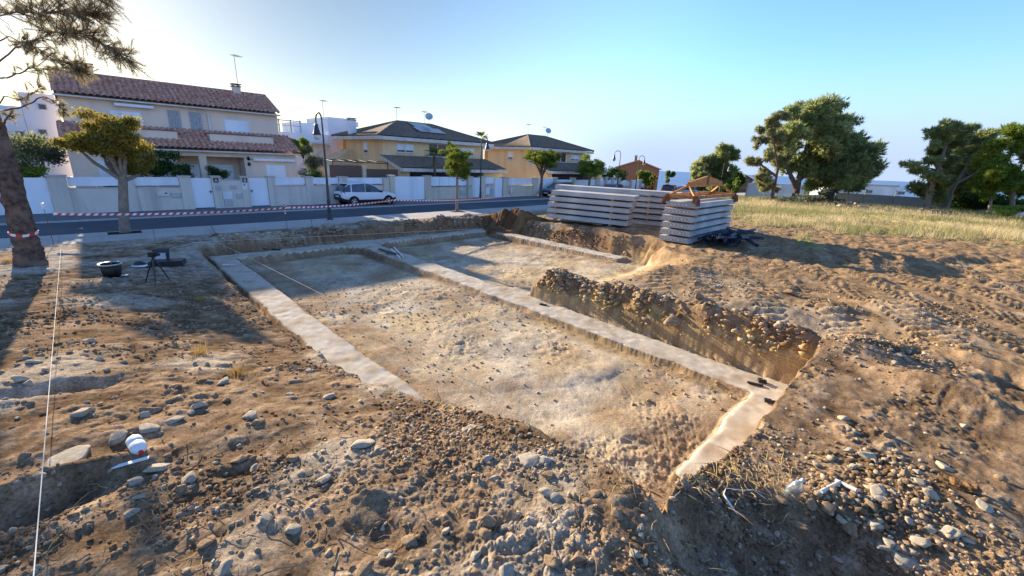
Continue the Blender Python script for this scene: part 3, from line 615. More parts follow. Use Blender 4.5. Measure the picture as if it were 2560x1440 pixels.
    f = MB(); f.box(-.28, right + .28, -3.73, -3.45, 2.42, 2.72); f.prism([(-.3, -3.73, 2.42), (-.3, -3.73, 2.72), (-.3, 0, 3.72), (-.3, 0, 3.42)], (.1, 0, 0)); f.build('eave', MAT['fascia'], lo)
    window(h, 1.4, 3.3, 4.05, 4.85, -.02, MAT['white_panel'], panes=2, shut=.75); window(h, right - 3.3, right - 1.4, 4.05, 4.85, -.02, MAT['white_panel'], panes=2, shut=.75)
    window(h, 5.0, 7.2, 3.78, 5.05, -.02, MAT['white_panel'], panes=2, shut=0, sill=False); window(h, 3.0, 3.9, 3.85, 4.9, -.02, MAT['white_panel'], shut=.75, axis='x')
    q = MB(); q.box(1.2, right - 2.8, -3.0, -2.94, 0, 2.3); q.build('recess_panel', MAT['dark'], h)  # dark sheet across the whole recess below the lower roof
MAT['solar'] = mat('solar', (.16, .19, .22), (.20, .23, .26), scale=3, rough=.12, spec=.8)
yellow_house('yellow house with solar panels on its brown hipped roof', 20.2)
yellow_house('yellow house farther down the street, brown hipped roof without solar panels', 40.1, panel=False, chim=False, lean=False, right=11.6)
def white_block():
    h = thing('house', 'tall white house with roof terrace behind the terracotta and yellow houses', 'house', W_(14.4, 48, 0), ROT45, 'white flat roofed houses behind')
    w = MB(); w.box(4.9, 8.0, 0, 6, -.3, 7.35); w.box(7.3, 8.25, -.05, 1.5, 6.6, 7.1); w.box(0, 4.88, 0, 6, -.3, 5.55); w.box(2.2, 4.3, 2.5, 6, 5.55, 6.7)
    w.build('wall', MAT['white_render'], h)
    q = MB()
    for x in (0.1, 1.2, 2.1): q.box(x - .05, x + .05, .05, .15, 5.55, 6.75)
    q.box(0, 2.2, .05, .15, 6.6, 6.68); q.box(0, 2.2, .05, .1, 6.15, 6.2); q.build('terrace_rail', MAT['grey_metal'], h)
    q = MB(); q.box(1.0, 4.5, -1.2, -.002, 4.55, 4.7); q.prism([(2.6, -.9, 3.0), (4.6, -.9, 4.3), (4.6, -.9, 4.5), (2.6, -.9, 3.2)], (0, .2, 0)); q.build('canopy', MAT['fascia'], h)
    aerial(h, 4.7, .5, 7.0, 2.0)
    h = thing('house', 'plain white house behind the trees at the left edge, left of the terracotta house', 'house', W_(-9, 46, 0), ROT45, 'white flat roofed houses behind')
    w = MB(); w.box(-3, 6.6, 0, 7, -.3, 5.9); w.box(6.62, 8.3, .0, 7, -.3, 6.85); w.build('wall', MAT['white_render'], h)
    for x, z in ((4.2, 4.4), (6.0, 3.9), (7.4, 5.8), (7.1, 4.1)):
        q = MB(); q.box(x, x + .45, -.03, -.001, z, z + .4, 0); q.box(x + .06, x + .39, -.035, -.03, z + .05, z + .35, 1); q.build('window', [MAT['grey_box'], MAT['glass']], h)
white_block()
h = thing('house', 'distant brick house with a low gable at the end of the street', 'house', (25.5, 93, -1), math.radians(-15))
q = MB(); q.prism([(-4.4, 0, -1), (4.4, 0, -1), (4.4, 0, 4.2), (0, 0, 5.7), (-4.4, 0, 4.2)], (0, 9, 0)); q.build('wall', MAT['brick'], h)
q = MB(); q.prism([(-4.8, -.3, 4.1), (0, -.3, 5.75), (4.8, -.3, 4.1), (4.8, -.3, 4.3), (0, -.3, 5.97), (-4.8, -.3, 4.3)], (0, 9.6, 0)); r = q.build('roof', MAT['terracotta'], h)
chimney(r, -.6, 2, 5.2, 6.9, .5, MAT['brick'])
# ---------------------------------------------------------------- vegetation builders
def AD(px, py, Y):                     # the point at forward distance Y seen at a pixel
    u = (px - 1280) / F_PX; v = (720 - py) / F_PX; d = right*u + up*v + fwd
    return Vector((0, 0, CAM_H)) + d * (Y / d.y)
def AT(px, py, t):                     # the point on the plane t seen at a pixel
    u = (px - 1280) / F_PX; v = (720 - py) / F_PX; d = right*u + up*v + fwd
    return Vector((0, 0, CAM_H)) + d * (t / ((d.y - d.x) * R2))
def pxm(p): return F_PX / (p.y*cp - (p.z - CAM_H)*sp)     # picture pixels per metre there
MAT['bark'] = mat('bark', (.16, .10, .07), (.085, .055, .04), scale=7, rough=.95, bump=.9, bscale=22, c3=(.22, .15, .11), s3=3)
MAT['bark_pale'] = mat('bark_pale', (.27, .225, .175), (.18, .15, .12), scale=6, rough=.95, bump=.5, bscale=30)
MAT['bark_pine'] = mat('bark_pine', (.15, .105, .08), (.06, .043, .035), scale=9, rough=.95, bump=1.0, bscale=16, c3=(.20, .135, .10), s3=4)
LEAF = dict(street=leafmat('leaf_street', (.065, .12, .02), (.27, .28, .045), .45), autumn=leafmat('leaf_autumn', (.13, .14, .03), (.42, .31, .07), .5), dark=leafmat('leaf_dark', (.022, .055, .018), (.08, .13, .035), .35),
    light=leafmat('leaf_light', (.09, .17, .028), (.31, .36, .07), .5), pine=leafmat('leaf_pine', (.15, .22, .085), (.50, .50, .21), .6), pinedry=leafmat('leaf_pinedry', (.16, .18, .08), (.45, .42, .20), .58), grey=leafmat('leaf_grey', (.10, .12, .08), (.22, .24, .15), .4))
def rdirs(rng, n):
    v = rng.normal(size=(n, 3)); return v / np.linalg.norm(v, axis=1)[:, None]
def leaf_mesh(name, C, col, rng, size, mat_, kind='leaf', k=5, out=None, flat=0.):
    N = len(C)
    if kind == 'leaf':
        d = rdirs(rng, N); d[:, 2] = d[:, 2]*(1 - flat) - .15; e = np.cross(d, rdirs(rng, N)); e /= np.linalg.norm(e, axis=1)[:, None] + 1e-9
        L = (size * rng.uniform(.6, 1.4, N))[:, None]; w = L * .32
        v = np.stack([C - d*L*.5, C + e*w, C + d*L*.5, C - e*w], 1).reshape(-1, 3); f = np.arange(4*N).reshape(-1, 4); c = np.repeat(col, 4)
    else:          # needle tufts: k narrow triangles fanned from each centre
        ax = rdirs(rng, N) if out is None else out + .55*rdirs(rng, N); ax = np.repeat(ax, k, 0); M_ = N*k
        d = ax + .75*rdirs(rng, M_); d /= np.linalg.norm(d, axis=1)[:, None] + 1e-9
        e = np.cross(d, rdirs(rng, M_)); e /= np.linalg.norm(e, axis=1)[:, None] + 1e-9
        L = (size * rng.uniform(.6, 1.3, M_))[:, None]; w = L * (.022 if kind == 'needle' else .12); B = np.repeat(C, k, 0)
        v = np.stack([B - e*w, B + e*w, B + d*L], 1).reshape(-1, 3); f = np.arange(3*M_).reshape(-1, 3); c = np.repeat(np.clip(np.repeat(col, k) + rng.uniform(-.15, .15, M_), 0, 1), 3)
    return npmesh(name, v, f, mat_, False, np.repeat(np.clip(c, 0, 1)[:, None], 3, 1))
def clump_points(rng, clumps, n, shell=.45):
    R = np.array([c[1] if hasattr(c[1], '__len__') else (c[1],)*3 for c in clumps], float); Cn = np.array([tuple(c[0]) for c in clumps], float)
    wgt = (R.prod(1))**.7; idx = rng.choice(len(clumps), n, p=wgt/wgt.sum())
    d = rdirs(rng, n); rad = (shell + (1 - shell)*rng.uniform(0, 1, n)**.6) * (1 + .22*np.sin(d[:, 0]*5 + idx*1.7)*np.cos(d[:, 2]*4 + idx) + .12*rng.normal(size=n))
    tint = rng.uniform(0, 1, len(clumps))[idx]*.55 + rng.uniform(0, .45, n)
    return Cn[idx] + d*R[idx]*rad[:, None], d, tint
def tree(name, label, cat, base, limbs, clumps, n, size, leaf, bark, kind='leaf', seed=1, group=None, k=5, sub=0, shell=.45, sr=(.20, .42)):
    # limbs: lists of (point, radius); the first is the trunk. Clumps (centre, radius) are split into smaller ones for a broken outline
    rng = np.random.default_rng(seed); base = Vector(base); root = thing(name, label, cat, base, 0, group)
    t = MB()
    for L in limbs:
        pts = [Vector(p) - base for p, r in L]; t.tube(pts, [r for p, r in L], 9)
    if limbs: t.build('trunk', bark, root)
    cl = []
    for c, r in clumps:
        c = Vector(c) - base
        if sub:
            r3 = r if hasattr(r, '__len__') else (r, r, r*.85)
            for q in range(sub):
                d = rdirs(rng, 1)[0]; f = rng.uniform(.25, 1.0); rr_ = rng.uniform(*sr)
                cl.append(((c.x + d[0]*r3[0]*f, c.y + d[1]*r3[1]*f, c.z + d[2]*r3[2]*f), (r3[0]*rr_, r3[1]*rr_, r3[2]*rr_*.95)))
        else: cl.append((tuple(c), r))
    p, d, tint = clump_points(rng, cl, n, shell)
    link('crown', leaf_mesh('crown', p, tint, rng, size, leaf, kind, k, out=d + np.array([0, 0, .4])), root)
    return root
def limbs_to(rng, p0, targets, r0, r1=.02, bend=.3):
    out = []
    for q in targets:
        p0, q = Vector(p0), Vector(q); m = (p0 + q)/2 + Vector((rng.uniform(-1, 1), rng.uniform(-1, 1), rng.uniform(-.6, .2))) * bend * (q - p0).length * .35
        out.append([(p0, r0), (p0*.6 + m*.4, r0*.85), (m, r0*.65), (m*.4 + q*.6, r0*.45), (q, r1)])
    return out
rnd = random.Random(7)
def street_tree(label, base, h_fork, h_top, w, leaf, n, size, seed, r0=.14, lean=(0, 0), bark='bark_pale', grp='pruned street trees along the kerbs', ball=False):
    rg = random.Random(seed); b = Vector(base); fk = b + Vector((lean[0], lean[1], h_fork)); tg = []; cl = []
    for i in range(13):
        a = i*2.4 + rg.random(); rr_ = w*.5*(.12 + .62*((i % 4)/3.0)); z = h_fork + (h_top - h_fork)*((rg.uniform(.12, .80) if ball else rg.uniform(.55, .82) - .28*(rr_/w)*rg.uniform(.2, 1.6)))
        c = b + Vector((lean[0] + rr_*math.cos(a), lean[1] + rr_*math.sin(a), z)); tg.append(c); s_ = w*rg.uniform(.17, .25); cl.append((c, (s_, s_, s_*.72)))
    trunk = [(b - Vector((0, 0, .15)), r0*1.5), (b + Vector((lean[0]*.05, lean[1]*.05, .25)), r0*1.1), (b + Vector((lean[0]*.5, lean[1]*.5, h_fork*.55)), r0), (fk, r0*.9)]
    return tree('street_tree', label, 'tree', b, [trunk] + limbs_to(rg, fk - Vector((0, 0, .1)), tg, r0*.55), cl, n, size, LEAF[leaf], MAT[bark], seed=seed, group=grp, sub=7, shell=.1, sr=(.30, .60))
street_tree('large street tree with yellowing crown in front of the terracotta roofed house', W_(.77, 24.5, .13), 2.25, 5.0, 3.5, 'autumn', 36000, .085, 11, r0=.17, lean=(.22, .2), ball=True)
street_tree('slim straight street tree on the near kerb in front of the first yellow house', W_(18.5, 24.4, .13), 2.55, 4.35, 3.1, 'street', 20000, .085, 12, r0=.10, ball=True)
street_tree('forked street tree standing at the front of the dark blue car', W_(34.3, 30.6, .1), 2.2, 5.0, 4.1, 'street', 20000, .11, 13, r0=.16, bark='bark')
street_tree('dark leafy street tree behind the dark blue car, before the second yellow house', W_(43.2, 30.8, .1), 2.0, 4.9, 4.2, 'light', 18000, .11, 14, r0=.15, ball=True)
def bush(label, c, r, leaf, n, size, seed, name='bush', cat='bush', grp=None, sub=9, stems=True):
    rg = random.Random(seed); c = Vector(c); b = Vector((c.x, c.y, c.z - r[2]*1.0 - .3))
    L = [[(b, .05), ((b + c)/2 + Vector((rg.uniform(-.2, .2), rg.uniform(-.2, .2), 0)), .04), (c + Vector((rg.uniform(-.4, .4)*r[0], rg.uniform(-.4, .4)*r[1], .3*r[2])), .015)] for i in range(4)] if stems else []
    return tree(name, label, cat, b, L, [(c, r)], n, size, LEAF[leaf], MAT['bark'], seed=seed, group=grp, sub=sub, shell=.2, sr=(.28, .55))
def pb(px, py, t, wpx, hpx, dep=None):     # centre and radii of a bush that covers wpx x hpx pixels
    c = AT(px, py, t); k = pxm(c); return c, (wpx/k/2, (dep or wpx/k/2), hpx/k/2)
c, r = pb(385, 405, 34.2, 120, 75, 1.0); bush('dark green shrub in front of the porch of the terracotta house', c, r, 'dark', 5000, .12, 21)
c, r = pb(455, 425, 33.6, 50, 40, .7); bush('small shrub beside gate A in front of the porch doors', c, r, 'dark', 1200, .10, 22)
c, r = pb(545, 430, 33.4, 62, 34, .5); bush('dense clipped dark hedge behind gate A', c, r, 'dark', 3500, .07, 23, 'hedge', 'hedge', sub=14)
c, r = pb(785, 437, 33.6, 80, 34, .5); bush('clipped dark green hedge between the terracotta house and the first yellow house', c, r, 'dark', 4000, .07, 24, 'hedge', 'hedge', sub=16)
c, r = pb(778, 398, 38, 75, 62, 1.2); bush('grey green shrub behind the hedge between terracotta and yellow houses', c, r, 'grey', 3500, .12, 25)
c, r = pb(755, 365, 39, 50, 44, .9); bush('bright palm like bush beside the lower terracotta roof', c, r, 'light', 1800, .25, 26)
c, r = pb(95, 385, 36, 120, 95, 1.6); bush('dusky shrub in front of the white house at the left', c, r, 'grey', 4500, .13, 27)
c, r = pb(30, 370, 34.5, 100, 120, 1.5); bush('brownish green shrub behind the white gate at the left edge', c, r, 'pinedry', 4500, .12, 28)
c, r = pb(85, 430, 33.6, 90, 34, .8); bush('bright green hedge top above the white gate at the left edge', c, r, 'light', 2200, .10, 29, 'hedge', 'hedge')
c, r = pb(1535, 440, 34.5, 72, 44, 1.8); bush('dark round tree behind the last garden wall before the brick house', c, r, 'dark', 3500, .2, 30, 'tree', 'tree')
def palm(label, base, h, n, fl, seed, r0=.16):
    rg = np.random.default_rng(seed); b = Vector(base); root = thing('palm_tree', label, 'palm', b)
    q = MB(); q.tube([(0, 0, 0), (.05, 0, h*.5), (0, 0, h)], [r0*1.2, r0, r0*.9], 9); q.build('trunk', MAT['bark'], root)
    V = []; Fc = []; cl = []
    for i in range(n):
        a = rg.uniform(0, 6.28); el = rg.uniform(-.5, 1.2); L = fl*rg.uniform(.7, 1.1); dv = np.array([math.cos(a)*math.cos(el), math.sin(a)*math.cos(el), math.sin(el)])
        o = np.array([0, 0, h]); sd = np.array([-math.sin(a), math.cos(a), 0])
        for j in range(14):
            f = .35 + .65*j/13; p = o + dv*L*f - np.array([0, 0, .35*L*f*f])
            for sgn in (-1, 1):
                tip = p + (sd*sgn*.75 + dv*.55 + np.array([0, 0, -.15]))*L*.33*(1.15 - f*.6); w = dv*L*.025
                V += [p - w, p + w, tip]; Fc.append((len(V)-3, len(V)-2, len(V)-1)); cl += [rg.uniform(0, 1)]*3
    link('crown', npmesh('crown', np.array(V), np.array(Fc), LEAF['street'], False, np.repeat(np.array(cl)[:, None], 3, 1)), root)
p = AT(1203, 345, 52); palm('tall palm rising behind the first yellow house', (p.x, p.y, 0), p.z, 60, 1.5, 5)
p = AT(1085, 385, 33.6); palm('spiky yucca beside the upstairs window of the first yellow house', (p.x, p.y, 0), p.z, 60, 1.0, 6, .12)
p = AT(1130, 372, 33.6); palm('second taller yucca behind the slim street tree', (p.x, p.y, 0), p.z, 60, 1.0, 7, .12)
c, r = pb(1465, 425, 34.5, 20, 52, .6); bush('narrow dark cypress beside the second yellow house', c, r, 'dark', 1800, .15, 31, 'cypress', 'cypress', sub=8)

# reed screens and pergola between the houses
MAT['reed'] = mat('reed', (.16, .11, .085), (.115, .08, .065), scale=30, rough=.95, bump=.3); MAT['cream_post'] = mat('cream_post', (.62, .52, .38), scale=3, rough=.9)
root = thing('reed_screen', 'brown reed privacy screens between cream posts above the wall behind the white car', 'screen', W_(13.2, 34.2, 0), ROT45)
q = MB(); q.box(.3, 3.0, 0, .05, .2, 2.85); q.box(3.4, 6.3, 0, .05, .2, 2.6); q.build('panel', MAT['reed'], root)
for x, z in ((.05, 3.0), (3.05, 2.75)): q = MB(); q.box(x, x + .3, -.1, .15, 0, z); q.box(x - .05, x + .35, -.15, .2, z, z + .08); q.build('post', MAT['cream_post'], root)
root = thing('pergola', 'thin metal pergola frame against the side of the first yellow house', 'pergola', W_(14.8, 36.5, 0), ROT45)
q = MB()
for x in (0, 5): q.tube([(x, 0, 0), (x, 0, 3.1)], .04, 6)
q.tube([(0, 0, 3.1), (5, 0, 3.0)], .04, 6); q.tube([(0, 1.6, 3.2), (5, 1.6, 3.1)], .04, 6)
for x in np.arange(0, 5.1, 1.0): q.tube([(x, 0, 3.1), (x, 1.6, 3.2)], .025, 5)
q.build('frame', MAT['dark'], root)
q = MB(); q.tube([(.3, .3, 3.0), (1.6, .3, 2.95)], .14, 8); q.build('rolled_awning', MAT['cream_post'], root)

# ---------------------------------------------------------------- street lamps
MAT['lamp_paint'] = mat('lamp_paint', (.022, .026, .028), (.035, .038, .04), scale=6, rough=.45, spec=.5)
MAT['globe'] = mat('globe', (.72, .70, .62), scale=3, rough=.3, spec=.5)
def make_lamp():
    root = thing('street_lamp', '', 'street lamp', (0, 0, 0), 0, 'hooked black street lamps')
    q = MB(); q.lathe([(.17, 0), (.17, .06), (.12, .1), (.105, .5), (.115, .55), (.095, .62), (.085, 1.0), (.1, 1.05), (.075, 1.12), (.055, 3.0), (.04, 5.0)], 12); q.build('pole', MAT['lamp_paint'], root)
    a = MB(); a.tube([(.0, 0, 4.95)] + [(.42 - .42*math.cos(math.pi*i/12), 0, 5.25 + .42*math.sin(math.pi*i/12)) for i in range(13)] + [(.84, 0, 5.1)], [.04]*14 + [.03], 8); a.build('arm', MAT['lamp_paint'], root)
    s_ = MB(); s_.lathe([(.03, 5.14), (.10, 5.10), (.11, 4.95), (.15, 4.8), (.20, 4.62), (.24, 4.55), (.23, 4.54), (.05, 4.6)], 14, 0, Matrix.Translation((.84, 0, 0))); sh = s_.build('lamp_shade', MAT['lamp_paint'], root)
    g = MB(); g.lathe([(.195, 4.56), (.2, 4.48), (.17, 4.38), (.1, 4.31), (.001, 4.29)], 14, 0, Matrix.Translation((.84, 0, 0))); g.build('globe', MAT['globe'], sh)
    return root
lamp = make_lamp()
for i, (pos, rz, sc, lab) in enumerate([(W_(9.48, 24.35, .13), math.radians(135), 1.0, 'hooked black street lamp on the near pavement left of the white car'), (W_(26.5, 31.3, .1), math.radians(-45), 1.0, 'hooked black street lamp by the wall of the first yellow house'),
        (W_(49.1, 30.6, .1), math.radians(150), .95, 'hooked black street lamp in front of the brick house'), (W_(55.0, 31.3, .0), math.radians(-30), .9, 'hooked black street lamp beside the walking person'),
        (AD(1787, 480, 64) , math.radians(140), .95, 'left of the two small far street lamps behind the orange lifting frame'), (AD(1797, 485, 58), math.radians(-25), .8, 'right of the two small far street lamps behind the orange lifting frame')]):
    o = lamp if i == 0 else copy_tree(lamp); o.location = (pos.x, pos.y, pos.z if i < 4 else 0.1); o.rotation_euler = (0, 0, rz); o.scale = (sc,)*3; o['label'] = lab

# ---------------------------------------------------------------- cars
def paint(nm, c): return mat(nm, c, tuple(x*.95 for x in c), scale=1, rough=.22, spec=.6)
MAT['car_white'] = paint('car_white', (.70, .73, .76)); MAT['car_blue'] = paint('car_blue', (.022, .04, .075)); MAT['car_red'] = paint('car_red', (.22, .03, .025)); MAT['car_silver'] = paint('car_silver', (.5, .56, .62))
MAT['tyre'] = mat('tyre', (.015, .015, .016), scale=20, rough=.85); MAT['alloy'] = mat('alloy', (.55, .55, .56), scale=6, rough=.3, metal=.5); MAT['trim'] = mat('trim', (.03, .033, .038), scale=8, rough=.6)
MAT['tail'] = mat('tail', (.35, .03, .02), (.55, .45, .42), scale=10, rough=.2); MAT['headlamp'] = mat('headlamp', (.6, .63, .66), scale=9, rough=.12)
def loft(secs, m_of):
    q = MB(); n = len(secs[0]); vs = [p for s_ in secs for p in s_]
    for i in range(len(secs) - 1):
        for j in range(n - 1): q.add([secs[i][j], secs[i+1][j], secs[i+1][j+1], secs[i][j+1]], [(0, 1, 2, 3)], m_of(i, j), True)
    return q
def make_car(label, pm, kind='suv', roof=None, group=None):
    root = thing('parked_car', label, 'car', (0, 0, 0), 0, group)
    hi = 1.0 if kind == 'suv' else .88
    low = [(-2.14, .48, .82, .62), (-2.08, .40, .98, .78), (-1.92, .34, 1.03, .86), (-1.5, .30, 1.02, .895), (-.8, .27, 1.0, .90), (0, .27, .99, .90), (.8, .27, .98, .90), (1.15, .28, .975, .895), (1.5, .30, .94, .87), (1.85, .34, .85, .82), (2.05, .40, .74, .72), (2.13, .46, .62, .58)]
    def sec(x, zl, zh, w, sg): return [Vector(p) for p in ((x, 0, zl), (x, sg*w*.88, zl), (x, sg*w*.985, zl + .19), (x, sg*w, zl*.5 + zh*.5), (x, sg*w*.985, zh - .10), (x, sg*w*.93, zh - .015), (x, 0, zh + .025))]
    q = MB()
    for sg in (-1, 1):
        L = [sec(x, zl, zh*hi + (1 - hi)*.1, w, sg) for x, zl, zh, w in low]
        b = loft(L, lambda i, j: 1 if j < 2 else 0); q.add(b.v, b.f, 0, True)
        for k_ in range(len(b.m)): q.m[-len(b.m) + k_] = b.m[k_]
        q.add(L[0], [tuple(range(7))], 1); q.add(L[-1], [tuple(range(7))], 1)
    body = q.build('body', [pm, MAT['trim']], root)
    top = [(-1.98, 1.0, 1.04, .76, .72), (-1.82, 1.0, 1.40, .79, .60), (-1.62, 1.0, 1.56, .80, .60), (-1.0, .99, 1.62, .81, .61), (-.3, .985, 1.64, .81, .61), (.02, .98, 1.60, .81, .61), (.32, .975, 1.48, .80, .61), (.74, .97, 1.19, .79, .66), (1.05, .96, .99, .77, .72)]
    if kind != 'suv': top = [(x*.97, zb*hi, zb*hi + (zt - zb)*.86, wb, wt) for x, zb, zt, wb, wt in top]
    g = MB(); rf = MB()
    for sg in (-1, 1):
        L = [[Vector((x, sg*wb, zb - .03)), Vector((x, sg*(wt + .02), zt - .06)), Vector((x, sg*wt*.85, zt)), Vector((x, 0, zt + .02))] for x, zb, zt, wb, wt in top]
        for i in range(len(L) - 1):
            roofy = 2 <= i <= 4
            g.add([L[i][0], L[i+1][0], L[i+1][1], L[i][1]], [(0, 1, 2, 3)], 0, True)
            for j in (1, 2): (rf if roofy else g).add([L[i][j], L[i+1][j], L[i+1][j+1], L[i][j+1]], [(0, 1, 2, 3)], 0, True)
        rail = [l[1] + Vector((0, sg*.012, .01)) for l in L]; rf.tube([r_ for r_ in rail[1:]], .028, 6)
        for xx, a_ in ((-.42, .03), (-1.45, .07)):
            z_t = 1.6 if kind == 'suv' else 1.42; rf.beam((xx, sg*.825, .98*hi), (xx + .05, sg*.66, z_t - .06), a_, .02, 0)
    rf.build('roof', roof or pm, root); g.build('window', MAT['glass'], root)
    if kind == 'suv': s_ = MB(); s_.prism([(-1.62, -.6, 1.575), (-1.95, -.56, 1.56), (-1.95, .56, 1.56), (-1.62, .6, 1.575)], (0, 0, .035)); s_.build('spoiler', roof or pm, root)
    for wx in (-1.32, 1.32):
        for sg in (-1, 1):
            a = MB(); Mx = Matrix.Translation((wx, sg*.80, .34)) @ Matrix.Rotation(-sg*math.pi/2, 4, 'X')
            a.lathe([(.001, .10), (.40, .10), (.41, .05), (.41, -.1)], 20, 0, Mx); a.build('wheel_arch', MAT['trim'], root)
            w = MB(); w.lathe([(.20, .13), (.30, .135), (.335, .11), (.34, .02), (.34, -.08), (.2, -.1)], 22, 0, Mx); wh = w.build('wheel', MAT['tyre'], root)
            r_ = MB(); r_.lathe([(.001, .135), (.05, .135), (.055, .12)], 10, 0, Mx); r_.lathe([(.195, .125), (.215, .135), (.22, .12)], 20, 0, Mx)
            for k_ in range(5):
                a_ = k_*2*math.pi/5; u0 = Mx @ Vector((.03*math.cos(a_), .03*math.sin(a_), .128)); u1 = Mx @ Vector((.2*math.cos(a_), .2*math.sin(a_), .126)); r_.beam(u0, u1, .055, .02, 0, (0, 1, 0))
            r_.build('rim', MAT['alloy'], wh)
    for sg in (-1, 1):
        l = MB(); l.beam((1.82, sg*.60, .74*hi), (2.0, sg*.50, .70*hi), .22, .12); l.build('headlight', MAT['headlamp'], root)
        l = MB(); l.beam((-2.07, sg*.58, .93*hi), (-1.90, sg*.84, .96*hi), .08, .14); l.build('tail_light', MAT['tail'], root)
        l = MB(); l.beam((.72, sg*.84, 1.02*hi), (.78, sg*1.02, 1.05*hi), .12, .14); l.build('mirror', MAT['trim'], root)
        l = MB(); l.box(-.55, -.38, sg*.90 - .01, sg*.90 + .012, .84*hi, .865*hi); l.box(.30, .47, sg*.90 - .01, sg*.90 + .012, .83*hi, .855*hi); l.build('door_handle', pm, root)
    l = MB(); l.box(-2.16, -2.12, -.26, .26, .62, .73); l.build('number_plate', MAT['cream_box'], root)
    l = MB(); l.box(2.1, 2.15, -.26, .26, .42, .53); l.build('number_plate', MAT['cream_box'], root)
    l = MB(); l.box(2.02, 2.11, -.5, .5, .44, .62); l.build('grille', MAT['dark'], root)
    return root
c1 = make_car('white compact car with dark lower trim parked half on the pavement by the garden wall', MAT['car_white'], group='cars parked along the street'); p = W_(15.05, 31.25, .06); c1.location = p; c1.rotation_euler = (0, math.radians(0), ROT45); c1.scale = (1.04, 1.0, 1.02)
c2 = make_car('dark blue car parked facing the camera behind the forked street tree', MAT['car_blue'], group='cars parked along the street'); c2.location = W_(37.6, 30.9, .05); c2.rotation_euler = (0, 0, ROT45 + math.pi)
c3 = make_car('red low car with only its roof showing over the concrete plank stack', MAT['car_red'], 'sedan', group='cars parked along the street'); p = P(1505, 486, .0); c3.location = W_(47.8, 30.6, .02); c3.rotation_euler = (0, 0, ROT45 + math.pi)
c4 = make_car('silver blue car seen under the orange lifting frame', MAT['car_silver'], 'sedan', group='cars parked along the street'); p = P(1703, 490, .0); c4.location = (p.x, p.y, 0); c4.rotation_euler = (0, 0, math.radians(200))
c5 = make_car('dark maroon car half hidden behind the left strut of the lifting frame', MAT['car_red'], 'suv', group='cars parked along the street'); p = P(1672, 492, .0); c5.location = (p.x, p.y, 0); c5.rotation_euler = (0, 0, math.radians(60))
# ---------------------------------------------------------------- hollow core planks
MAT['concrete'] = mat('concrete', (.47, .455, .425), (.36, .35, .33), scale=2.2, rough=.9, bump=.2, bscale=50, c3=(.55, .53, .48), s3=1.1); MAT['core'] = mat('core', (.58, .57, .54), (.4, .4, .38), scale=14, rough=.9)
MAT['core_shade'] = mat('core_shade', (.17, .17, .165), scale=10, rough=.9); MAT['timber'] = mat('timber', (.42, .22, .10), (.30, .15, .075), scale=6, rough=.9, c3=(.5, .3, .15), s3=3)
def plank_mesh(L, Wd, H, slots=False):
    q = MB(); prof = [(0, 0), (Wd, 0), (Wd, .03), (Wd - .03, .05), (Wd - .045, H - .06), (Wd - .025, H), (.025, H), (.045, H - .06), (.03, .05), (0, .03)]
    q.prism([(0, y, z) for y, z in prof], (L, 0, 0), 0); n = 8
    for e, x, sg in ((0, 0, -1), (1, L, 1)):
        for i in range(n):
            yc = Wd*(i + .5)/n*.94 + Wd*.03
            if slots: q.box(*sorted((x, x + sg*.006)), yc - .028, yc + .028, .04, H - .035, 2); q.box(*sorted((x, x + sg*.012)), yc + .012, yc + .026, .05, H - .045, 1)  # dark box paints the shade inside each slot
            else:
                Mx = Matrix.Translation((x, yc, H*.5)) @ Matrix.Rotation(sg*math.pi/2, 4, 'Y'); rr_ = .058 + .006*((i*7) % 3)
                q.lathe([(.001, .004), (rr_*.8, .005), (rr_*.86, .003)], 12, 1, Mx); q.lathe([(rr_*.86, .003), (rr_*.9, .009), (rr_, .010), (rr_*1.06, .0)], 12, 2, Mx)  # dark grey ring paints the shade at the recessed core edge
    return q
def stack(o, ang, n, L, Wd, H, pitch, slots, jit, desc, seed, grp):
    rg = random.Random(seed); proto = plank_mesh(L, Wd, H, slots); pl = None; a = math.radians(ang); u = Vector((math.cos(a), math.sin(a), 0)); v = Vector((-u.y, u.x, 0)); o = Vector(o)
    words = ['bottom', 'second from bottom', 'third from bottom', 'fourth from bottom', 'fifth from bottom', 'sixth from bottom']; gap = pitch - H
    for i in range(n):
        sh = jit[i] if jit else 0
        if pl is None: pl = proto.build('concrete_plank', [MAT['concrete'], MAT['core'], MAT['core_shade']]); c = pl
        else: c = pl.copy(); COL.objects.link(c)
        c.location = o + u*sh + v*rg.uniform(-.03, .03) + Vector((0, 0, gap + i*pitch)); c.rotation_euler = (0, 0, a + rg.uniform(-.006, .006))
        tag(c, 'grey hollow core concrete plank, %s of the %s' % ('topmost' if i == n - 1 else words[i], desc), 'concrete plank', grp)
        for f in (.1, .8):
            q = MB(); q.box(-.05, .05, -.02, Wd + .02, 0, gap - .002); t = q.build('timber_spacer', MAT['timber'], None, o + u*(L*f) + Vector((0, 0, i*pitch + .001)), a)
            tag(t, 'reddish timber batten between the planks of the %s' % desc, 'batten', 'timber battens of the %s' % desc)
ZS = .78
def gz_(x, y): return float(ground_h(x, y))
stack((1.73, 23.3, max(gz_(3.5, 22.3), gz_(5, 21.5)) + .03), -28, 5, 4.42, 1.25, .22, .313, True, [0, 0, 0, .1, .18], 'front left stack', 3, 'planks of the front left stack')
SA = 47; SO = Vector((7.12, 17.15, gz_(8.2, 18.2) - .02))
stack(SO, SA, 6, 5.0, 1.3, .20, .285, False, [0, .05, .1, .12, .2, .3], 'right stack under the orange frame', 4, 'planks of the right stack')
stack((2.1, 25.3, gz_(4.3, 24.5) + .06), -24, 6, 6.9, 1.25, .22, .313, False, [0, 0, .1, .1, .1, .15], 'back stack behind the other two', 5, 'planks of the back stack')
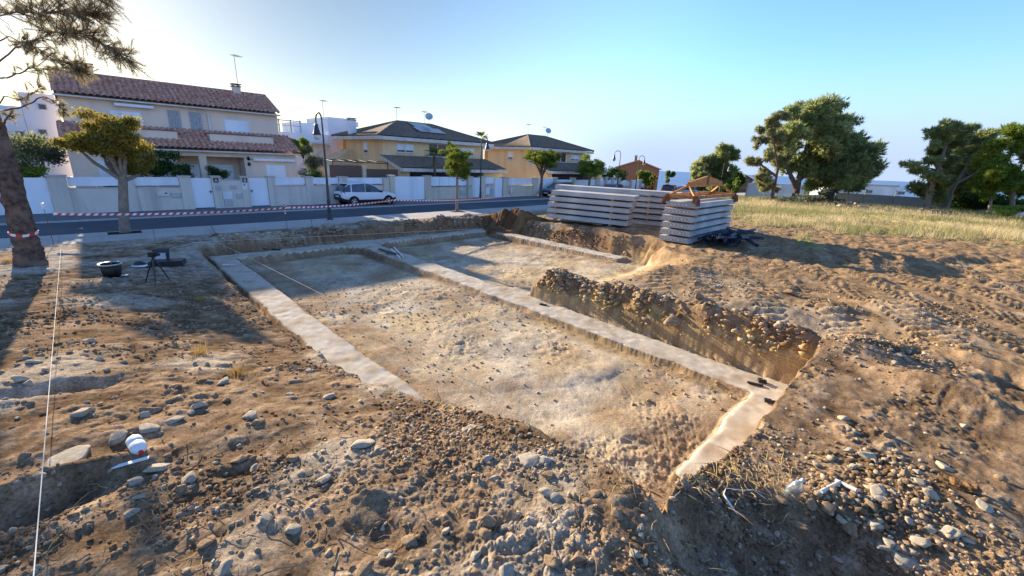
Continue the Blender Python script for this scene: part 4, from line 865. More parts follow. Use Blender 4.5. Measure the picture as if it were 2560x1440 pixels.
# lifting frame on the right stack
MAT['orange_steel'] = mat('orange_steel', (.52, .22, .045), (.40, .15, .035), scale=5, rough=.6, c3=(.22, .10, .05), s3=2.5); MAT['rust'] = mat('rust', (.20, .085, .045), (.13, .06, .04), scale=8, rough=.85)
zt = SO.z + 6*.285 + .002
fr = thing('lifting_frame', 'orange steel lifting frame with peaked beam resting on top of the right plank stack', 'lifting frame', (SO.x, SO.y, zt), math.radians(SA))
x0, x1, y0, y1, zb = .25, 5.15, .08, 1.22, .22; ym = (y0 + y1)/2
q = MB(); q.prism([(.8, ym - .06, .62), (4.75, ym - .06, .62), (4.75, ym - .06, .80), (2.8, ym - .06, 1.06), (.8, ym - .06, .80)], (0, .12, 0)); q.box(.78, 4.77, ym - .11, ym - .062, .60, .70); q.box(.78, 4.77, ym + .062, ym + .11, .60, .70)
for x in (2.7, 2.85): q.box(x, x + .03, ym - .085, ym - .062, .72, 1.16)
q.build('beam', MAT['orange_steel'], fr)
for (xb, xe) in ((.85, x0), (4.7, x1)):
    for y in (y0, y1): q = MB(); q.beam((xb, ym, .66), (xe, y, zb), .065, .075); q.build('strut', MAT['orange_steel'], fr)
for y in (y0, y1): q = MB(); q.beam((x0, y, zb), (x1, y, zb), .09, .13); q.build('side_rail', MAT['orange_steel'], fr)
for x in (x0, x1): q = MB(); q.beam((x, y0 + .05, zb), (x, y1 - .05, zb), .09, .13); q.build('cross_rail', MAT['orange_steel'], fr)
for x in (x0, x1):
    for y, sg in ((y0, -1), (y1, 1)):
        q = MB(); q.box(x - .09, x + .09, y - .07, y + .07, .0, .29); q.prism([(x - .16, y + sg*.05, 0), (x + .16, y + sg*.05, 0), (x + .1, y + sg*.05, .2), (x - .1, y + sg*.05, .2)], (0, sg*.1, 0)); q.prism([(x - .17, y + sg*.12, -.11), (x + .17, y + sg*.12, -.11), (x + .12, y + sg*.12, .1), (x - .12, y + sg*.12, .1)], (0, sg*.05, 0)); q.build('clamp', MAT['rust'], fr)
# heap of dark steel formwork beside it
MAT['steel_dark'] = mat('steel_dark', (.06, .08, .12), (.035, .05, .075), scale=5, rough=.5, metal=.3, c3=(.12, .13, .15), s3=1.5)
rg = random.Random(9); c0 = PT(1800, 612); proto = None
for i in range(40):
    L = rg.choice((1.0, 1.2, 1.5, 1.7)); a = math.radians(rg.gauss(50, 22)); off = Vector((rg.gauss(.25, .5), rg.gauss(.05, .4), 0))
    q = MB(); q.box(-L/2, L/2, -.05, .05, 0, .012); q.box(-L/2, L/2, -.05, -.04, .012, .09); q.box(-L/2, L/2, .04, .05, .012, .09); o = q.build('steel_profile', MAT['steel_dark'])
    x, y = c0.x + off.x, c0.y + off.y; o.location = (x, y, gz_(x, y) + .05 + i*.013); o.rotation_euler = (rg.uniform(-.5, .5), rg.uniform(-.10, .12), a)
    tag(o, 'dark steel channel in the jumbled heap beside the right plank stack', 'steel profile', 'dark steel channels heaped beside the plank stack')
q = MB(); q.box(-1.1, 1.1, -.05, .05, 0, .05); o = q.build('timber_beam', mat('grey_timber', (.25, .23, .21), (.18, .165, .15), scale=6, rough=.9)); p = PT(1865, 590); o.location = p + Vector((0, 0, .2)); o.rotation_euler = (0, .10, math.radians(-35)); tag(o, 'long weathered timber lying across the dark steel heap', 'timber')
q = MB(); q.box(-.8, .8, -.06, .06, 0, .05); o = q.build('timber_beam', MAT['concrete']); p = PT(1870, 583); o.location = p + Vector((.1, .2, .12)); o.rotation_euler = (0, -.03, math.radians(20)); tag(o, 'pale flat length of timber at the back of the steel heap', 'timber')

# ---------------------------------------------------------------- stones
STONE_M = {k: mat('stone_' + k, a, b, scale=9, rough=.95, bump=.6, bscale=40, c3=c, s3=5) for k, a, b, c in (('pale', (.52, .43, .31), (.42, .33, .22), (.58, .50, .38)), ('brown', (.33, .225, .135), (.25, .16, .09), (.42, .31, .20)), ('grey', (.43, .37, .28), (.34, .28, .20), (.52, .45, .35)))}
def ico(sub):
    bm = bmesh.new(); bmesh.ops.create_icosphere(bm, subdivisions=sub, radius=1.0); v = np.array([tuple(q.co) for q in bm.verts]); f = np.array([[w.index for w in fc.verts] for fc in bm.faces]); bm.free(); return v, f
def stone_shape(rng, sub):
    v, f = ico(sub); v = v.copy()
    for k in range(14):          # chip flat facets off the ball
        d = rdirs(rng, 1)[0]; h = rng.uniform(.36, .82); e = v @ d; v -= np.maximum(e - h, 0)[:, None]*d*.92
    v *= (1 + .10*fbm(v[:, 0]*2 + rng.uniform(0, 99), v[:, 1]*2 + v[:, 2]*1.7, int(rng.integers(1e6)), 3))[:, None]
    v /= np.abs(v).max(); return v * np.array([1.05, rng.uniform(.55, .9), rng.uniform(.38, .68)]), f
srng = np.random.default_rng(12)
SHAPES = [stone_shape(srng, 3) for _ in range(12)]; ROCKM = {}
def rock(x, y, r, m, label, grp=None, name='stone', flat=1.0, rz=None, sink=.33, tiltx=0):
    k = int(srng.integers(len(SHAPES))); key = (k, m)
    if key not in ROCKM: ROCKM[key] = npmesh('stone', SHAPES[k][0], SHAPES[k][1], STONE_M[m], False)
    o = link(name, ROCKM[key], None, (x, y, gz_(x, y) + r*.5*flat*(1 - 2*sink) + .0)); o.rotation_euler = (srng.uniform(-.35, .35) + tiltx, srng.uniform(-.35, .35), srng.uniform(0, 6.28) if rz is None else rz); o.scale = (r, r, r*flat)
    return tag(o, label, 'stone', grp)
for px, py, rpx, m, flat, lab in [
    (178, 1150, 62, 'grey', .55, 'largest flat grey boulder beside the white canister at the left'), (40, 1370, 60, 'pale', .6, 'pale boulder at the lower left corner by the dark hole'), (300, 1095, 25, 'grey', .9, 'grey upright stone just above the white canister'),
    (365, 1075, 30, 'grey', .6, 'pale grey stone above and right of the white canister'), (375, 1030, 30, 'brown', .8, 'brown stone uphill of the white canister'), (440, 1050, 22, 'pale', .7, 'rounded pale stone right of the brown uphill stone'), (395, 1172, 32, 'pale', .6, 'long pale stone right below the white canister'),
    (335, 1208, 24, 'grey', .8, 'grey lump below the white canister'), (80, 908, 24, 'pale', .7, 'pale stone beside the string at the left edge'), (560, 955, 22, 'grey', .8, 'dark edged stone by the dry grass tuft'), (600, 1150, 20, 'brown', .8, 'left of two brown stones over the small hollow'),
    (622, 1143, 15, 'brown', 1, 'right of two brown stones over the small hollow'), (730, 1147, 21, 'brown', .8, 'dark brown stone right of the small hollow'), (905, 1112, 36, 'pale', .6, 'large whitish stone in the middle foreground'), (1160, 1078, 16, 'grey', 1.0, 'upright stone at the end of the string near the pit corner'),
    (1178, 1068, 18, 'pale', .7, 'pale oblong stone beside the upright string stone'), (1318, 1155, 34, 'grey', .8, 'biggest grey stone on the mound at the pit corner'), (1362, 1152, 20, 'pale', 1.0, 'pale stone pinning the string on the mound'), (1375, 1188, 20, 'brown', .8, 'brown stone just below the string on the mound'),
    (1238, 1198, 20, 'grey', .9, 'grey stone left of the mound at the pit corner'), (1215, 1150, 18, 'pale', .9, 'pale stone on the left flank of the mound'), (1485, 1236, 18, 'brown', .9, 'brown stone on the right flank of the mound'), (1280, 1298, 34, 'brown', .8, 'large smooth brown boulder below the mound'),
    (1383, 1408, 30, 'brown', 1.0, 'brown boulder at the bottom edge in the middle'), (1255, 1325, 9, 'pale', 1, 'small white stone touching the smooth brown boulder'), (915, 1430, 34, 'brown', .7, 'half buried boulder at the bottom edge over the dark hollow'),
    (2200, 1240, 30, 'pale', .9, 'tall pale stone in the rubble right of the plastic bottle'), (2165, 1140, 30, 'pale', .6, 'pale flat stone above the rubble on the right'), (2110, 1048, 14, 'pale', 1, 'lump of pale chalk above the rubble'), (1955, 1254, 18, 'brown', .9, 'square brown stone touching the plastic bottle'),
    (2465, 1272, 26, 'pale', .8, 'pale stone with a long shadow beside the rotten board'), (2380, 1335, 26, 'pale', .8, 'largest pale stone at the foot of the rubble'), (2325, 1325, 17, 'pale', .9, 'rounded pale stone left of the largest foot stone'), (2270, 1405, 46, 'grey', .35, 'grey flat slab lying at the bottom right'),
    (2208, 1366, 24, 'grey', .5, 'small grey slab leaning above the flat slab'), (2128, 1325, 26, 'brown', .9, 'brown stone on the shaded slope at the lower right'), (1745, 748, 18, 'brown', .9, 'angular brown rock on the bank crest beside the track marks'), (1975, 735, 17, 'brown', 1.0, 'dark clod standing alone on the trampled soil'),
    (1690, 790, 26, 'brown', .8, 'big clod stuck in the middle of the bank'), (1620, 770, 18, 'brown', .8, 'left clod stuck in the bank'), (1840, 800, 16, 'pale', .8, 'pale stone on the right part of the bank crest'), (2270, 880, 12, 'pale', .9, 'white lump on the right end of the gravel heap'), (2250, 888, 14, 'pale', .7, 'whitish lump in the middle of the gravel heap edge')]:
    p = PT(px, py); rock(p.x, p.y, rpx / pxm(p) * 1.05, m, lab, None, 'boulder' if rpx >= 30 else 'stone', flat)
def scatter(n, area, rmin, rmax, m, lab, grp):
    k = 0
    while k < n:
        px, py = srng.uniform(area[0], area[2]), srng.uniform(area[1], area[3]); p = PT(px, py)
        s, t = (p.x + p.y)*R2, (p.y - p.x)*R2
        if float(pit_d(np.array([s]), np.array([t]))[0]) < .25: continue
        rock(p.x, p.y, rmin + (rmax - rmin)*srng.uniform(0, 1)**2.6, m if isinstance(m, str) else m[int(srng.integers(len(m)))], lab, grp); k += 1
scatter(75, (0, 800, 820, 1440), .025, .11, ('pale', 'pale', 'brown', 'grey'), 'loose stone on the brown soil of the left foreground', 'loose stones of the left foreground')
scatter(50, (820, 1010, 1640, 1440), .03, .085, ('pale', 'brown', 'brown', 'grey'), 'loose stone on the soil before the near pit edge', 'loose stones before the near pit edge')
scatter(75, (1980, 1060, 2420, 1400), .03, .10, ('pale', 'pale', 'grey', 'brown'), 'pale rubble stone in the heap at the lower right', 'rubble stones at the lower right')
scatter(30, (1330, 700, 2050, 860), .05, .13, ('brown', 'brown', 'pale'), 'clod or stone along the crest of the bank right of the pit', 'stones along the bank crest')
scatter(25, (2100, 840, 2330, 910), .03, .08, ('pale', 'grey'), 'whitish stone of the gravel heap at the right', 'stones of the white gravel heap')
# gravel and crumbs, one uncountable mass
def gravel(name, n, sub, pick, rlo, rhi, seed, pw=4.2):
    rng = np.random.default_rng(seed); sh = [stone_shape(rng, sub) for _ in range(10)]; V = []; Fa = []; Cc = []; off = 0
    x, y = pick(rng, n); s = (x + y)*R2; t = (y - x)*R2; z, c, g, fb, ins = ground_fields(x, y)
    ok = ((strip_d(s, t) > .03) | (rng.uniform(0, 1, n) < .10)) & (t < 22.3) & (rng.uniform(0, 1, n) < np.where(ins > .5, .25, 1.0) * (1 - .5*np.ravel(fb)) * np.clip(1.1 - g, .1, 1) * np.clip(.5 + 1.8*fbm(x*1.1, y*1.1, 55, 3), .12, 1))
    x, y, z, c = x[ok], y[ok], z[ok], c[ok]; n = len(x); r = rlo + (rhi - rlo)*rng.uniform(0, 1, n)**pw
    light = rng.uniform(0, 1, n)[:, None]; col = c*(.75 + .5*light)*(1 - .55*(light > .72)) + np.array([[.46, .375, .265]])*.55*(light > .72)
    for k, (v, f) in enumerate(sh):
        I = np.arange(k, n, 10); m_ = len(I); a = rng.uniform(0, 6.28, m_); ca, sa = np.cos(a), np.sin(a)
        vx = v[None, :, 0]*ca[:, None] - v[None, :, 1]*sa[:, None]; vy = v[None, :, 0]*sa[:, None] + v[None, :, 1]*ca[:, None]; vz = np.repeat(v[None, :, 2], m_, 0) + .25
        P3 = np.stack([x[I][:, None] + vx*r[I][:, None], y[I][:, None] + vy*r[I][:, None], z[I][:, None] + vz*r[I][:, None]], -1)
        V.append(P3.reshape(-1, 3)); Fa.append((f[None] + (np.arange(m_)*len(v))[:, None, None] + off).reshape(-1, 3)); Cc.append(np.repeat(col[I], len(v), 0)); off += m_*len(v)
    o = link(name, npmesh(name, np.concatenate(V), np.concatenate(Fa), MAT['soil'], False, np.concatenate(Cc))); return o
def pick_polar(r0, r1, lo=-58, hi=58):
    def f(rng, n): r = np.sqrt(rng.uniform(r0**2, r1**2, n))*.5 + .5*rng.uniform(r0, r1, n); a = np.radians(rng.uniform(lo, hi, n)); return r*np.sin(a), r*np.cos(a)
    return f
tag(gravel('gravel', 42000, 1, pick_polar(1.4, 5.4), .004, .036, 31), 'crumbs and small gravel strewn over the soil near the camera', 'gravel', kind='stuff')
tag(gravel('gravel', 46000, 1, pick_polar(5.0, 17, -56, 50), .007, .055, 32, 3.6), 'crumbs and small gravel strewn over the soil farther off', 'gravel', kind='stuff')
def pick_px(cx, cy, wx, wy, z=1.0):
    def f(rng, n):
        q = np.array([tuple(P(px, py, z))[:2] for px, py in zip(rng.normal(cx, wx, n), rng.normal(cy, wy, n))]); return q[:, 0], q[:, 1]
    return f
def pick_bank(rng, n):
    s = rng.uniform(9.0, 9.9, n); t = rng.uniform(1.2, 8.3, n); return (s - t)*R2, (s + t)*R2
tag(gravel('gravel', 9000, 1, pick_bank, .012, .12, 37, 2.8), 'crumbling clods and stones on the face of the bank right of the pit', 'gravel', kind='stuff')
def pick_back(rng, n):
    k = rng.uniform(0, 1, n) < .7; s = np.where(k, rng.uniform(2.7, 16.6, n), rng.uniform(16.5, 17.2, n)); t = np.where(k, 18.72 + 1.9*rng.uniform(0, 1, n)**1.8, rng.uniform(9.5, 18.8, n)); return (s - t)*R2, (s + t)*R2
tag(gravel('gravel', 12000, 1, pick_back, .015, .13, 38, 2.6), 'brown clods and crumbs on the soil ridge along the back of the pit', 'gravel', kind='stuff')
tag(gravel('gravel_heap', 1500, 1, pick_px(2190, 868, 60, 16), .012, .05, 33), 'heap of whitish gravel at the right beyond the pit corner', 'gravel', kind='stuff')
tag(gravel('gravel_heap', 2600, 1, pick_px(2200, 1225, 105, 70), .010, .055, 34), 'spread of pale rubble at the lower right', 'gravel', kind='stuff')
tag(gravel('gravel_heap', 1500, 1, pick_px(1400, 1215, 85, 35), .008, .04, 35), 'grey gravel on the mound at the near pit corner', 'gravel', kind='stuff')
tag(gravel('gravel_heap', 1100, 1, pick_px(820, 920, 60, 24, .7), .008, .035, 36), 'grey gravel patch left of the long footing strip', 'gravel', kind='stuff')
# dry roots and straw
def straw(name, n, pick, L, w, seed, m):
    rng = np.random.default_rng(seed); x, y = pick(rng, n); z = ground_h(x, y); s = (x + y)*R2; t = (y - x)*R2; ok = pit_d(s, t) > .15; x, y, z = x[ok], y[ok], z[ok]; q = MB()
    for i in range(len(x)):
        a = rng.uniform(0, 6.28); l = L*rng.uniform(.4, 1.3); p = Vector((x[i], y[i], z[i] + .012)); pts = [p]
        el = rng.uniform(-.1, .7)
        for k in range(4): a += rng.normal(0, .35); p = p + Vector((math.cos(a)*math.cos(el), math.sin(a)*math.cos(el), math.sin(el)))*l/4; el -= rng.uniform(0, .35); pts.append(p)
        q.tube(pts, [w, w, w*.8, w*.6, w*.3], 4, 0, False, False)
    return q.build(name, m)
MAT['straw'] = mat('straw', (.50, .36, .17), (.40, .28, .13), scale=8, rough=.9); MAT['root'] = mat('root', (.25, .16, .095), (.16, .10, .06), scale=8, rough=.95)
tag(straw('dry_straw', 420, pick_polar(1.5, 4.5), .16, .0028, 41, MAT['straw']), 'dry straw stalks lying on the foreground soil', 'straw', kind='stuff')
tag(straw('dry_roots', 160, pick_polar(1.5, 5), .26, .005, 42, MAT['root']), 'thin torn roots sticking out of the foreground soil', 'roots', kind='stuff')
tag(straw('dry_straw', 260, pick_px(1850, 1210, 120, 40, .95), .16, .003, 43, MAT['straw']), 'tangle of dry stalks on the bank left of the plastic bottle', 'straw', kind='stuff')
# ---------------------------------------------------------------- sea, far land
MAT['sea'] = mat('sea', (.10, .19, .34), (.13, .23, .38), scale=.02, rough=.55, spec=.3)
q = MB(); q.add([(-6000, 230, -29), (9000, 230, -29), (9000, 3400, -29), (-6000, 3400, -29)], [(0, 1, 2, 3)])
tag(q.build('sea', MAT['sea']), kind='structure')
# ---------------------------------------------------------------- pines
def pine(label, base_px, Y, trunks, clumps, n, size, seed, leaf='pine', grp='pines at the edge of the field', bark='bark_pine', sub=8, gz=None, rad=.22, dep=.8, name='pine_tree', kind='tuft', k=6, twigs=True):
    b = AD(base_px[0], base_px[1], Y); gz = gz_(b.x, b.y) if gz is None else gz; rg = random.Random(seed); L = []; cl = []
    for T in trunks:
        pts = [AD(x, y, Y + (z_[0] if z_ else 0)) for x, y, *z_ in T]; m_ = len(pts)
        if T is trunks[0] or T[0][1] > base_px[1] - 8: pts[0].z = gz - .2
        L.append([(p, rad*(1 - .75*i/(m_ - 1))*(1 if T is trunks[0] else .7)) for i, p in enumerate(pts)])
    for x, y, rx, ry, dz in clumps:
        c = AD(x, y, Y + dz); kk = pxm(c); cl.append((c, (rx/kk, rx/kk*dep, ry/kk)))
        if twigs:
            near = min((p for l in L[:len(trunks)] for p, r in l[1:]), key=lambda p: (p - c).length)
            L += limbs_to(rg, near, [c], rad*.28, .02, .25)
    return tree(name, label, 'pine', (b.x, b.y, gz), L, cl, n, size, LEAF[leaf], MAT[bark], kind, seed, grp, k, sub, shell=.1)
pine('largest spreading dark pine with a broad crown beyond the concrete planks', (1990, 496), 53.0, [[(1988, 496), (1995, 455), (2010, 400), (2025, 330), (2040, 280)], [(1985, 460), (2060, 400), (2120, 380)], [(1990, 470), (1960, 400), (1935, 340)], [(2005, 430), (2080, 350), (2100, 300)]],
    [(2045, 285, 62, 42, 0), (2095, 305, 42, 40, 1), (2000, 310, 42, 36, -1), (1965, 345, 40, 40, -2), (2055, 345, 70, 46, -1), (2110, 365, 60, 46, 1), (2155, 395, 48, 42, 2), (2110, 425, 62, 42, -1), (2040, 410, 60, 50, 2), (2170, 425, 30, 26, 0), (2120, 455, 46, 26, -2), (1995, 400, 46, 48, 1), (2060, 455, 46, 30, 2), (2150, 440, 34, 30, 1)], 22000, .50, 51, sub=18, dep=1.0, rad=.42)
pine('thinner lighter pine leaning left of the largest spreading pine', (1927, 502), 48.0, [[(1927, 502), (1935, 470), (1945, 420), (1935, 360), (1930, 310)], [(1940, 440), (1900, 410), (1880, 390)]],
    [(1950, 292, 22, 20, 0), (1925, 320, 28, 26, 0), (1900, 350, 20, 20, 0), (1945, 350, 26, 26, 1), (1912, 395, 26, 18, -1), (1880, 405, 26, 20, 0), (1905, 445, 32, 22, 0), (1935, 410, 30, 30, 1), (1925, 465, 26, 18, 1)], 5200, .34, 52, 'pinedry', sub=6, rad=.2)
pine('small rounded pine left of the two big ones, behind the lifting frame', (1800, 478), 62.0, [[(1800, 478), (1798, 440), (1800, 400)]], [(1812, 390, 34, 26, 0), (1775, 415, 36, 28, 0), (1815, 420, 36, 34, 0), (1750, 438, 26, 18, -1), (1790, 450, 44, 24, 0), (1830, 455, 26, 24, 1)], 9000, .42, 53, sub=14, rad=.3)
pine('forked pine with pale trunk, leftmost of the right hand pines', (2316, 524), 45.0, [[(2316, 524), (2326, 480), (2345, 425), (2360, 380), (2372, 330)], [(2318, 500), (2318, 478)]],
    [(2375, 322, 44, 26, 0), (2345, 345, 30, 26, 0), (2385, 355, 34, 28, 1), (2275, 410, 22, 9, -1), (2300, 425, 24, 9, 0), (2330, 405, 26, 12, 0), (2340, 452, 36, 14, 0), (2312, 470, 30, 22, 1), (2330, 440, 26, 10, -1), (2350, 375, 36, 26, 1), (2365, 410, 30, 20, 1), (2345, 480, 30, 22, 1)], 6500, .36, 54, sub=12, rad=.3, bark='bark_pale')
pine('leaning pine with bare curved trunk, second of the right hand pines', (2367, 520), 47.0, [[(2367, 522), (2378, 480), (2392, 455), (2415, 415), (2440, 370)], [(2390, 458), (2425, 440), (2450, 425)]],
    [(2440, 345, 42, 26, 0), (2470, 372, 30, 26, 1), (2415, 385, 34, 26, 0), (2450, 405, 36, 28, 0), (2385, 430, 36, 22, 2), (2430, 450, 44, 26, 2), (2400, 480, 50, 26, 3), (2350, 490, 30, 18, 3), (2455, 425, 40, 30, 1), (2420, 360, 34, 28, 1), (2400, 415, 30, 24, 1)], 8000, .40, 55, sub=12, rad=.26, bark='bark_pale')
pine('bright green pine filling the right edge of the field', (2535, 525), 41.0, [[(2535, 528), (2532, 480), (2545, 440), (2560, 390)], [(2480, 522), (2478, 490), (2488, 450)]],
    [(2540, 345, 46, 30, 0), (2500, 385, 44, 32, 0), (2560, 395, 60, 40, 1), (2490, 430, 46, 32, -1), (2540, 445, 60, 34, -1), (2470, 470, 36, 24, 0), (2600, 420, 60, 60, 0), (2620, 350, 50, 40, 1), (2560, 480, 40, 16, 1), (2480, 455, 44, 30, 1)], 13000, .38, 56, 'light', sub=8, rad=.24, bark='bark_pale', dep=1.0)
def far_bush(label, px, py, w, h, Y, leaf, n, size, seed, name='bush', cat='bush', sub=8):
    c = AD(px, py, Y); kk = pxm(c); return bush(label, c, (w/kk/2, w/kk/2.5, h/kk/2), leaf, n, size, seed, name, cat, None, sub)
far_bush('dark scrub under the right hand pines', 2455, 505, 190, 40, 49, 'dark', 5000, .3, 61, 'scrub', 'scrub', 14)
far_bush('low green scrub at the foot of the bright green pine', 2520, 525, 110, 26, 38, 'light', 2500, .16, 62, 'scrub', 'scrub')
far_bush('low dark bramble at the foot of the largest pine', 2040, 500, 190, 22, 50, 'grey', 2500, .25, 63, 'scrub', 'scrub', 12)
far_bush('grey green shrub beside the trunk of the largest pine', 2065, 485, 60, 34, 51, 'grey', 1800, .22, 64)
far_bush('bright leafy tree beyond the last garden wall', 1615, 447, 58, 46, 66, 'light', 3500, .32, 65, 'tree', 'tree')
far_bush('dark green shrubs behind the far silver blue car', 1770, 470, 130, 30, 66, 'dark', 3500, .3, 66)
far_bush('low dark shrub at the foot of the last wall by the walking person', 1625, 484, 46, 22, 60, 'dark', 1200, .2, 67)
far_bush('rounded dark conifer shrub right of the lifting frame', 1840, 455, 40, 46, 57, 'dark', 2600, .25, 68)
for lab, px, py, top, Y, leaf, w, sd in (('tall thin young street tree left of the orange lifting frame', 1668, 484, 415, 60, 'light', 26, 71), ('small yellow green young tree by the end of the last wall', 1628, 482, 433, 62, 'autumn', 22, 72), ('round headed small tree on a thin stem right of the lifting frame', 1826, 488, 446, 55, 'light', 34, 73)):
    b = AD(px, py, Y); b.z = 0; tp = AD(px + 8, top, Y); kk = pxm(tp); c = AD(px + 8, top + 14, Y)
    tree('young_tree', lab, 'tree', b, [[(b, .07), ((b + c)/2, .05), (c, .03)]], [(c, (w/kk/2, w/kk/2, 17/kk)), (AD(px + 4, top + 32, Y), (w/kk/3.2, w/kk/3, 14/kk))], 900, .26, LEAF[leaf], MAT['bark_pale'], seed=sd, sub=5)
rngT = np.random.default_rng(5)
cl = [((rngT.uniform(-90, 130), rngT.uniform(135, 170), rngT.uniform(-9, -3)), (rngT.uniform(4, 8), 4, rngT.uniform(2.5, 4.5))) for k_ in range(60)]
p_, d_, t_ = clump_points(rngT, cl, 14000, .3)
tag(link('distant_trees', leaf_mesh('distant_trees', p_, t_, rngT, 1.0, LEAF['grey'])), 'far belt of hazy trees below the sea horizon', 'trees', kind='stuff')

# ---------------------------------------------------------------- field edge: building, walls, fence, dry stones, grass
def px_wall(a, b2, Y0, Y1, ztop, zbot, th, m, name, label, cat):
    A, B = AD(a[0], a[1], Y0), AD(b2[0], b2[1], Y1); q = MB(); A.z = B.z = 0; d = (B - A).normalized(); nrm = Vector((-d.y, d.x, 0))*th
    q.prism([A + Vector((0, 0, zbot)), B + Vector((0, 0, zbot)), B + Vector((0, 0, ztop)), A + Vector((0, 0, ztop))], nrm)
    return tag(q.build(name, m), label, cat)
px_wall((1868, 480), (2010, 482), 62, 66, 2.1, -.5, .25, MAT['white_render'], 'field_wall', 'long white wall behind the trunks of the big pines', 'wall')
MAT['grey_sheet'] = mat('grey_sheet', (.36, .39, .40), (.30, .33, .34), scale=5, rough=.7)
A, B = AD(2085, 500, 56), AD(2470, 525, 50); A.z = B.z = 0; root = thing('sheet_fence', 'low grey sheet metal fence along the far side of the field', 'fence', A); d = (B - A); n_ = int(d.length/.25); q = MB(); u = d.normalized(); v = Vector((-u.y, u.x, 0))
zA, zB = .75, .55
for i in range(n_): p0 = u*(i*.25); q.prism([p0 + Vector((0, 0, -.3)), p0 + u*.25 + Vector((0, 0, -.3)), p0 + u*.25 + Vector((0, 0, 1.55)), p0 + Vector((0, 0, 1.55))], v*(.03 if i % 2 else .06))
q.build('panel', MAT['grey_sheet'], root)
for i in range(0, n_, 12): q = MB(); p0 = u*(i*.25) - v*.1; q.tube([p0 + Vector((0, 0, -.3)), p0 + Vector((0, 0, 2.2))], .035, 6); q.build('post', MAT['grey_metal'], root)
A = AD(2085, 480, 74); B = AD(2255, 482, 74); A.z = B.z = -1.0; d = (B - A); root = thing('prefab_building', 'long low white prefabricated building between the big pine and the right hand pines', 'building', A, math.atan2(d.y, d.x)); L_ = d.length
q = MB(); q.box(0, L_, 0, 6, 0, 3.25); q.build('wall', MAT['white_render'], root); q = MB(); q.box(-.15, L_*.93, -.2, 6.2, 3.25, 3.42); q.build('roof', MAT['grey_metal'], root)
for x in (.13, .45, .93):
    q = MB(); q.box(L_*x, L_*x + 1.3, -.04, -.001, 1.9, 2.5, 0); q.box(L_*x + .1, L_*x + .62, -.05, -.04, 1.98, 2.42, 1); q.box(L_*x + .68, L_*x + 1.2, -.05, -.04, 1.98, 2.42, 1); q.build('window', [MAT['grey_box'], MAT['glass']], root)
b = AD(1855, 470, 75); root = thing('shed', 'small dark wooden shed between the small pine and the white field wall', 'shed', (b.x, b.y, 0)); q = MB(); q.prism([(-1.6, 0, -1), (1.6, 0, -1), (1.6, 0, 2.2), (0, 0, 3.0), (-1.6, 0, 2.2)], (0, 3, 0)); q.build('wall', MAT['bark'], root); q = MB(); q.prism([(-1.9, -.2, 2.1), (0, -.2, 3.05), (1.9, -.2, 2.1), (1.9, -.2, 2.2), (0, -.2, 3.15), (-1.9, -.2, 2.2)], (0, 3.4, 0)); q.build('roof', MAT['brown_tile'], root)
for cx, cy, Y, n, wx, lab in ((2125, 512, 42, 60, 2.3, 'stone in the dry rubble pile left of the field fence'), (2325, 528, 40, 35, 1.8, 'stone in the rubble pile at the foot of the forked pine')):
    c = AD(cx, cy, Y); gname = 'rubble stones ' + ('by the field fence' if n == 60 else 'under the forked pine')
    for i in range(n):
        x, y = c.x + srng.normal(0, wx*.6), c.y + srng.normal(0, .7); r = srng.uniform(.12, .32); o = rock(x, y, r, ('brown', 'pale', 'brown')[i % 3], lab, gname, flat=.8); o.location.z += max(0, .55*(1 - abs(x - c.x)/wx*.8)*srng.uniform(0, 1))
p = AD(2060, 500, 47)
for px, py in ((2055, 497), (2030, 498)):
    pass
# person at the end of the last wall, seen from behind
MAT['skin'] = mat('skin', (.42, .25, .17), scale=9, rough=.6); MAT['shirt'] = mat('shirt', (.62, .64, .67), (.55, .57, .6), scale=9, rough=.9); MAT['trousers'] = mat('trousers', (.03, .032, .04), scale=9, rough=.9); MAT['hair'] = mat('hair', (.03, .022, .018), scale=20, rough=.7)
b = AD(1603, 487, 57); root = thing('person', 'person in white shirt and dark trousers walking by the last garden wall', 'person', (b.x, b.y, .08), math.radians(20))
bm = bmesh.new(); sk = bm.verts.layers.skin.verify(); J = {}
def jv(n, co, r): v = bm.verts.new(co); v[sk].radius = (r, r*.85); J[n] = v; return v
jv('pel', (0, 0, .95), .15); jv('waist', (0, 0, 1.10), .135); jv('chest', (0, 0, 1.32), .165); jv('nk', (0, 0, 1.49), .06); jv('hd', (0, .02, 1.60), .085); jv('hd2', (0, .02, 1.70), .09)
for sg, st in ((-1, .18), (1, -.16)):
    jv('hip%d' % sg, (sg*.10, 0, .90), .095); jv('kn%d' % sg, (sg*.10, st*.6, .50), .062); jv('an%d' % sg, (sg*.10, st, .09), .042); jv('toe%d' % sg, (sg*.11, st + .16, .035), .035)
    jv('sh%d' % sg, (sg*.19, 0, 1.42), .065); jv('el%d' % sg, (sg*.26, -st*.5, 1.14), .042); jv('wr%d' % sg, (sg*.27, -st*.9 + .05, .90), .03); jv('hn%d' % sg, (sg*.27, -st*.9 + .08, .80), .032)
for a, c_ in [('pel', 'waist'), ('waist', 'chest'), ('chest', 'nk'), ('nk', 'hd'), ('hd', 'hd2')] + [x for sg in (-1, 1) for x in [('pel', 'hip%d' % sg), ('hip%d' % sg, 'kn%d' % sg), ('kn%d' % sg, 'an%d' % sg), ('an%d' % sg, 'toe%d' % sg), ('chest', 'sh%d' % sg), ('sh%d' % sg, 'el%d' % sg), ('el%d' % sg, 'wr%d' % sg), ('wr%d' % sg, 'hn%d' % sg)]]: bm.edges.new((J[a], J[c_]))
J['pel'][sk].use_root = True; me = bpy.data.meshes.new('body'); bm.to_mesh(me); bm.free(); bo = link('body', me, root); bo.modifiers.new('skin', 'SKIN'); bo.modifiers.new('sub', 'SUBSURF').levels = 1
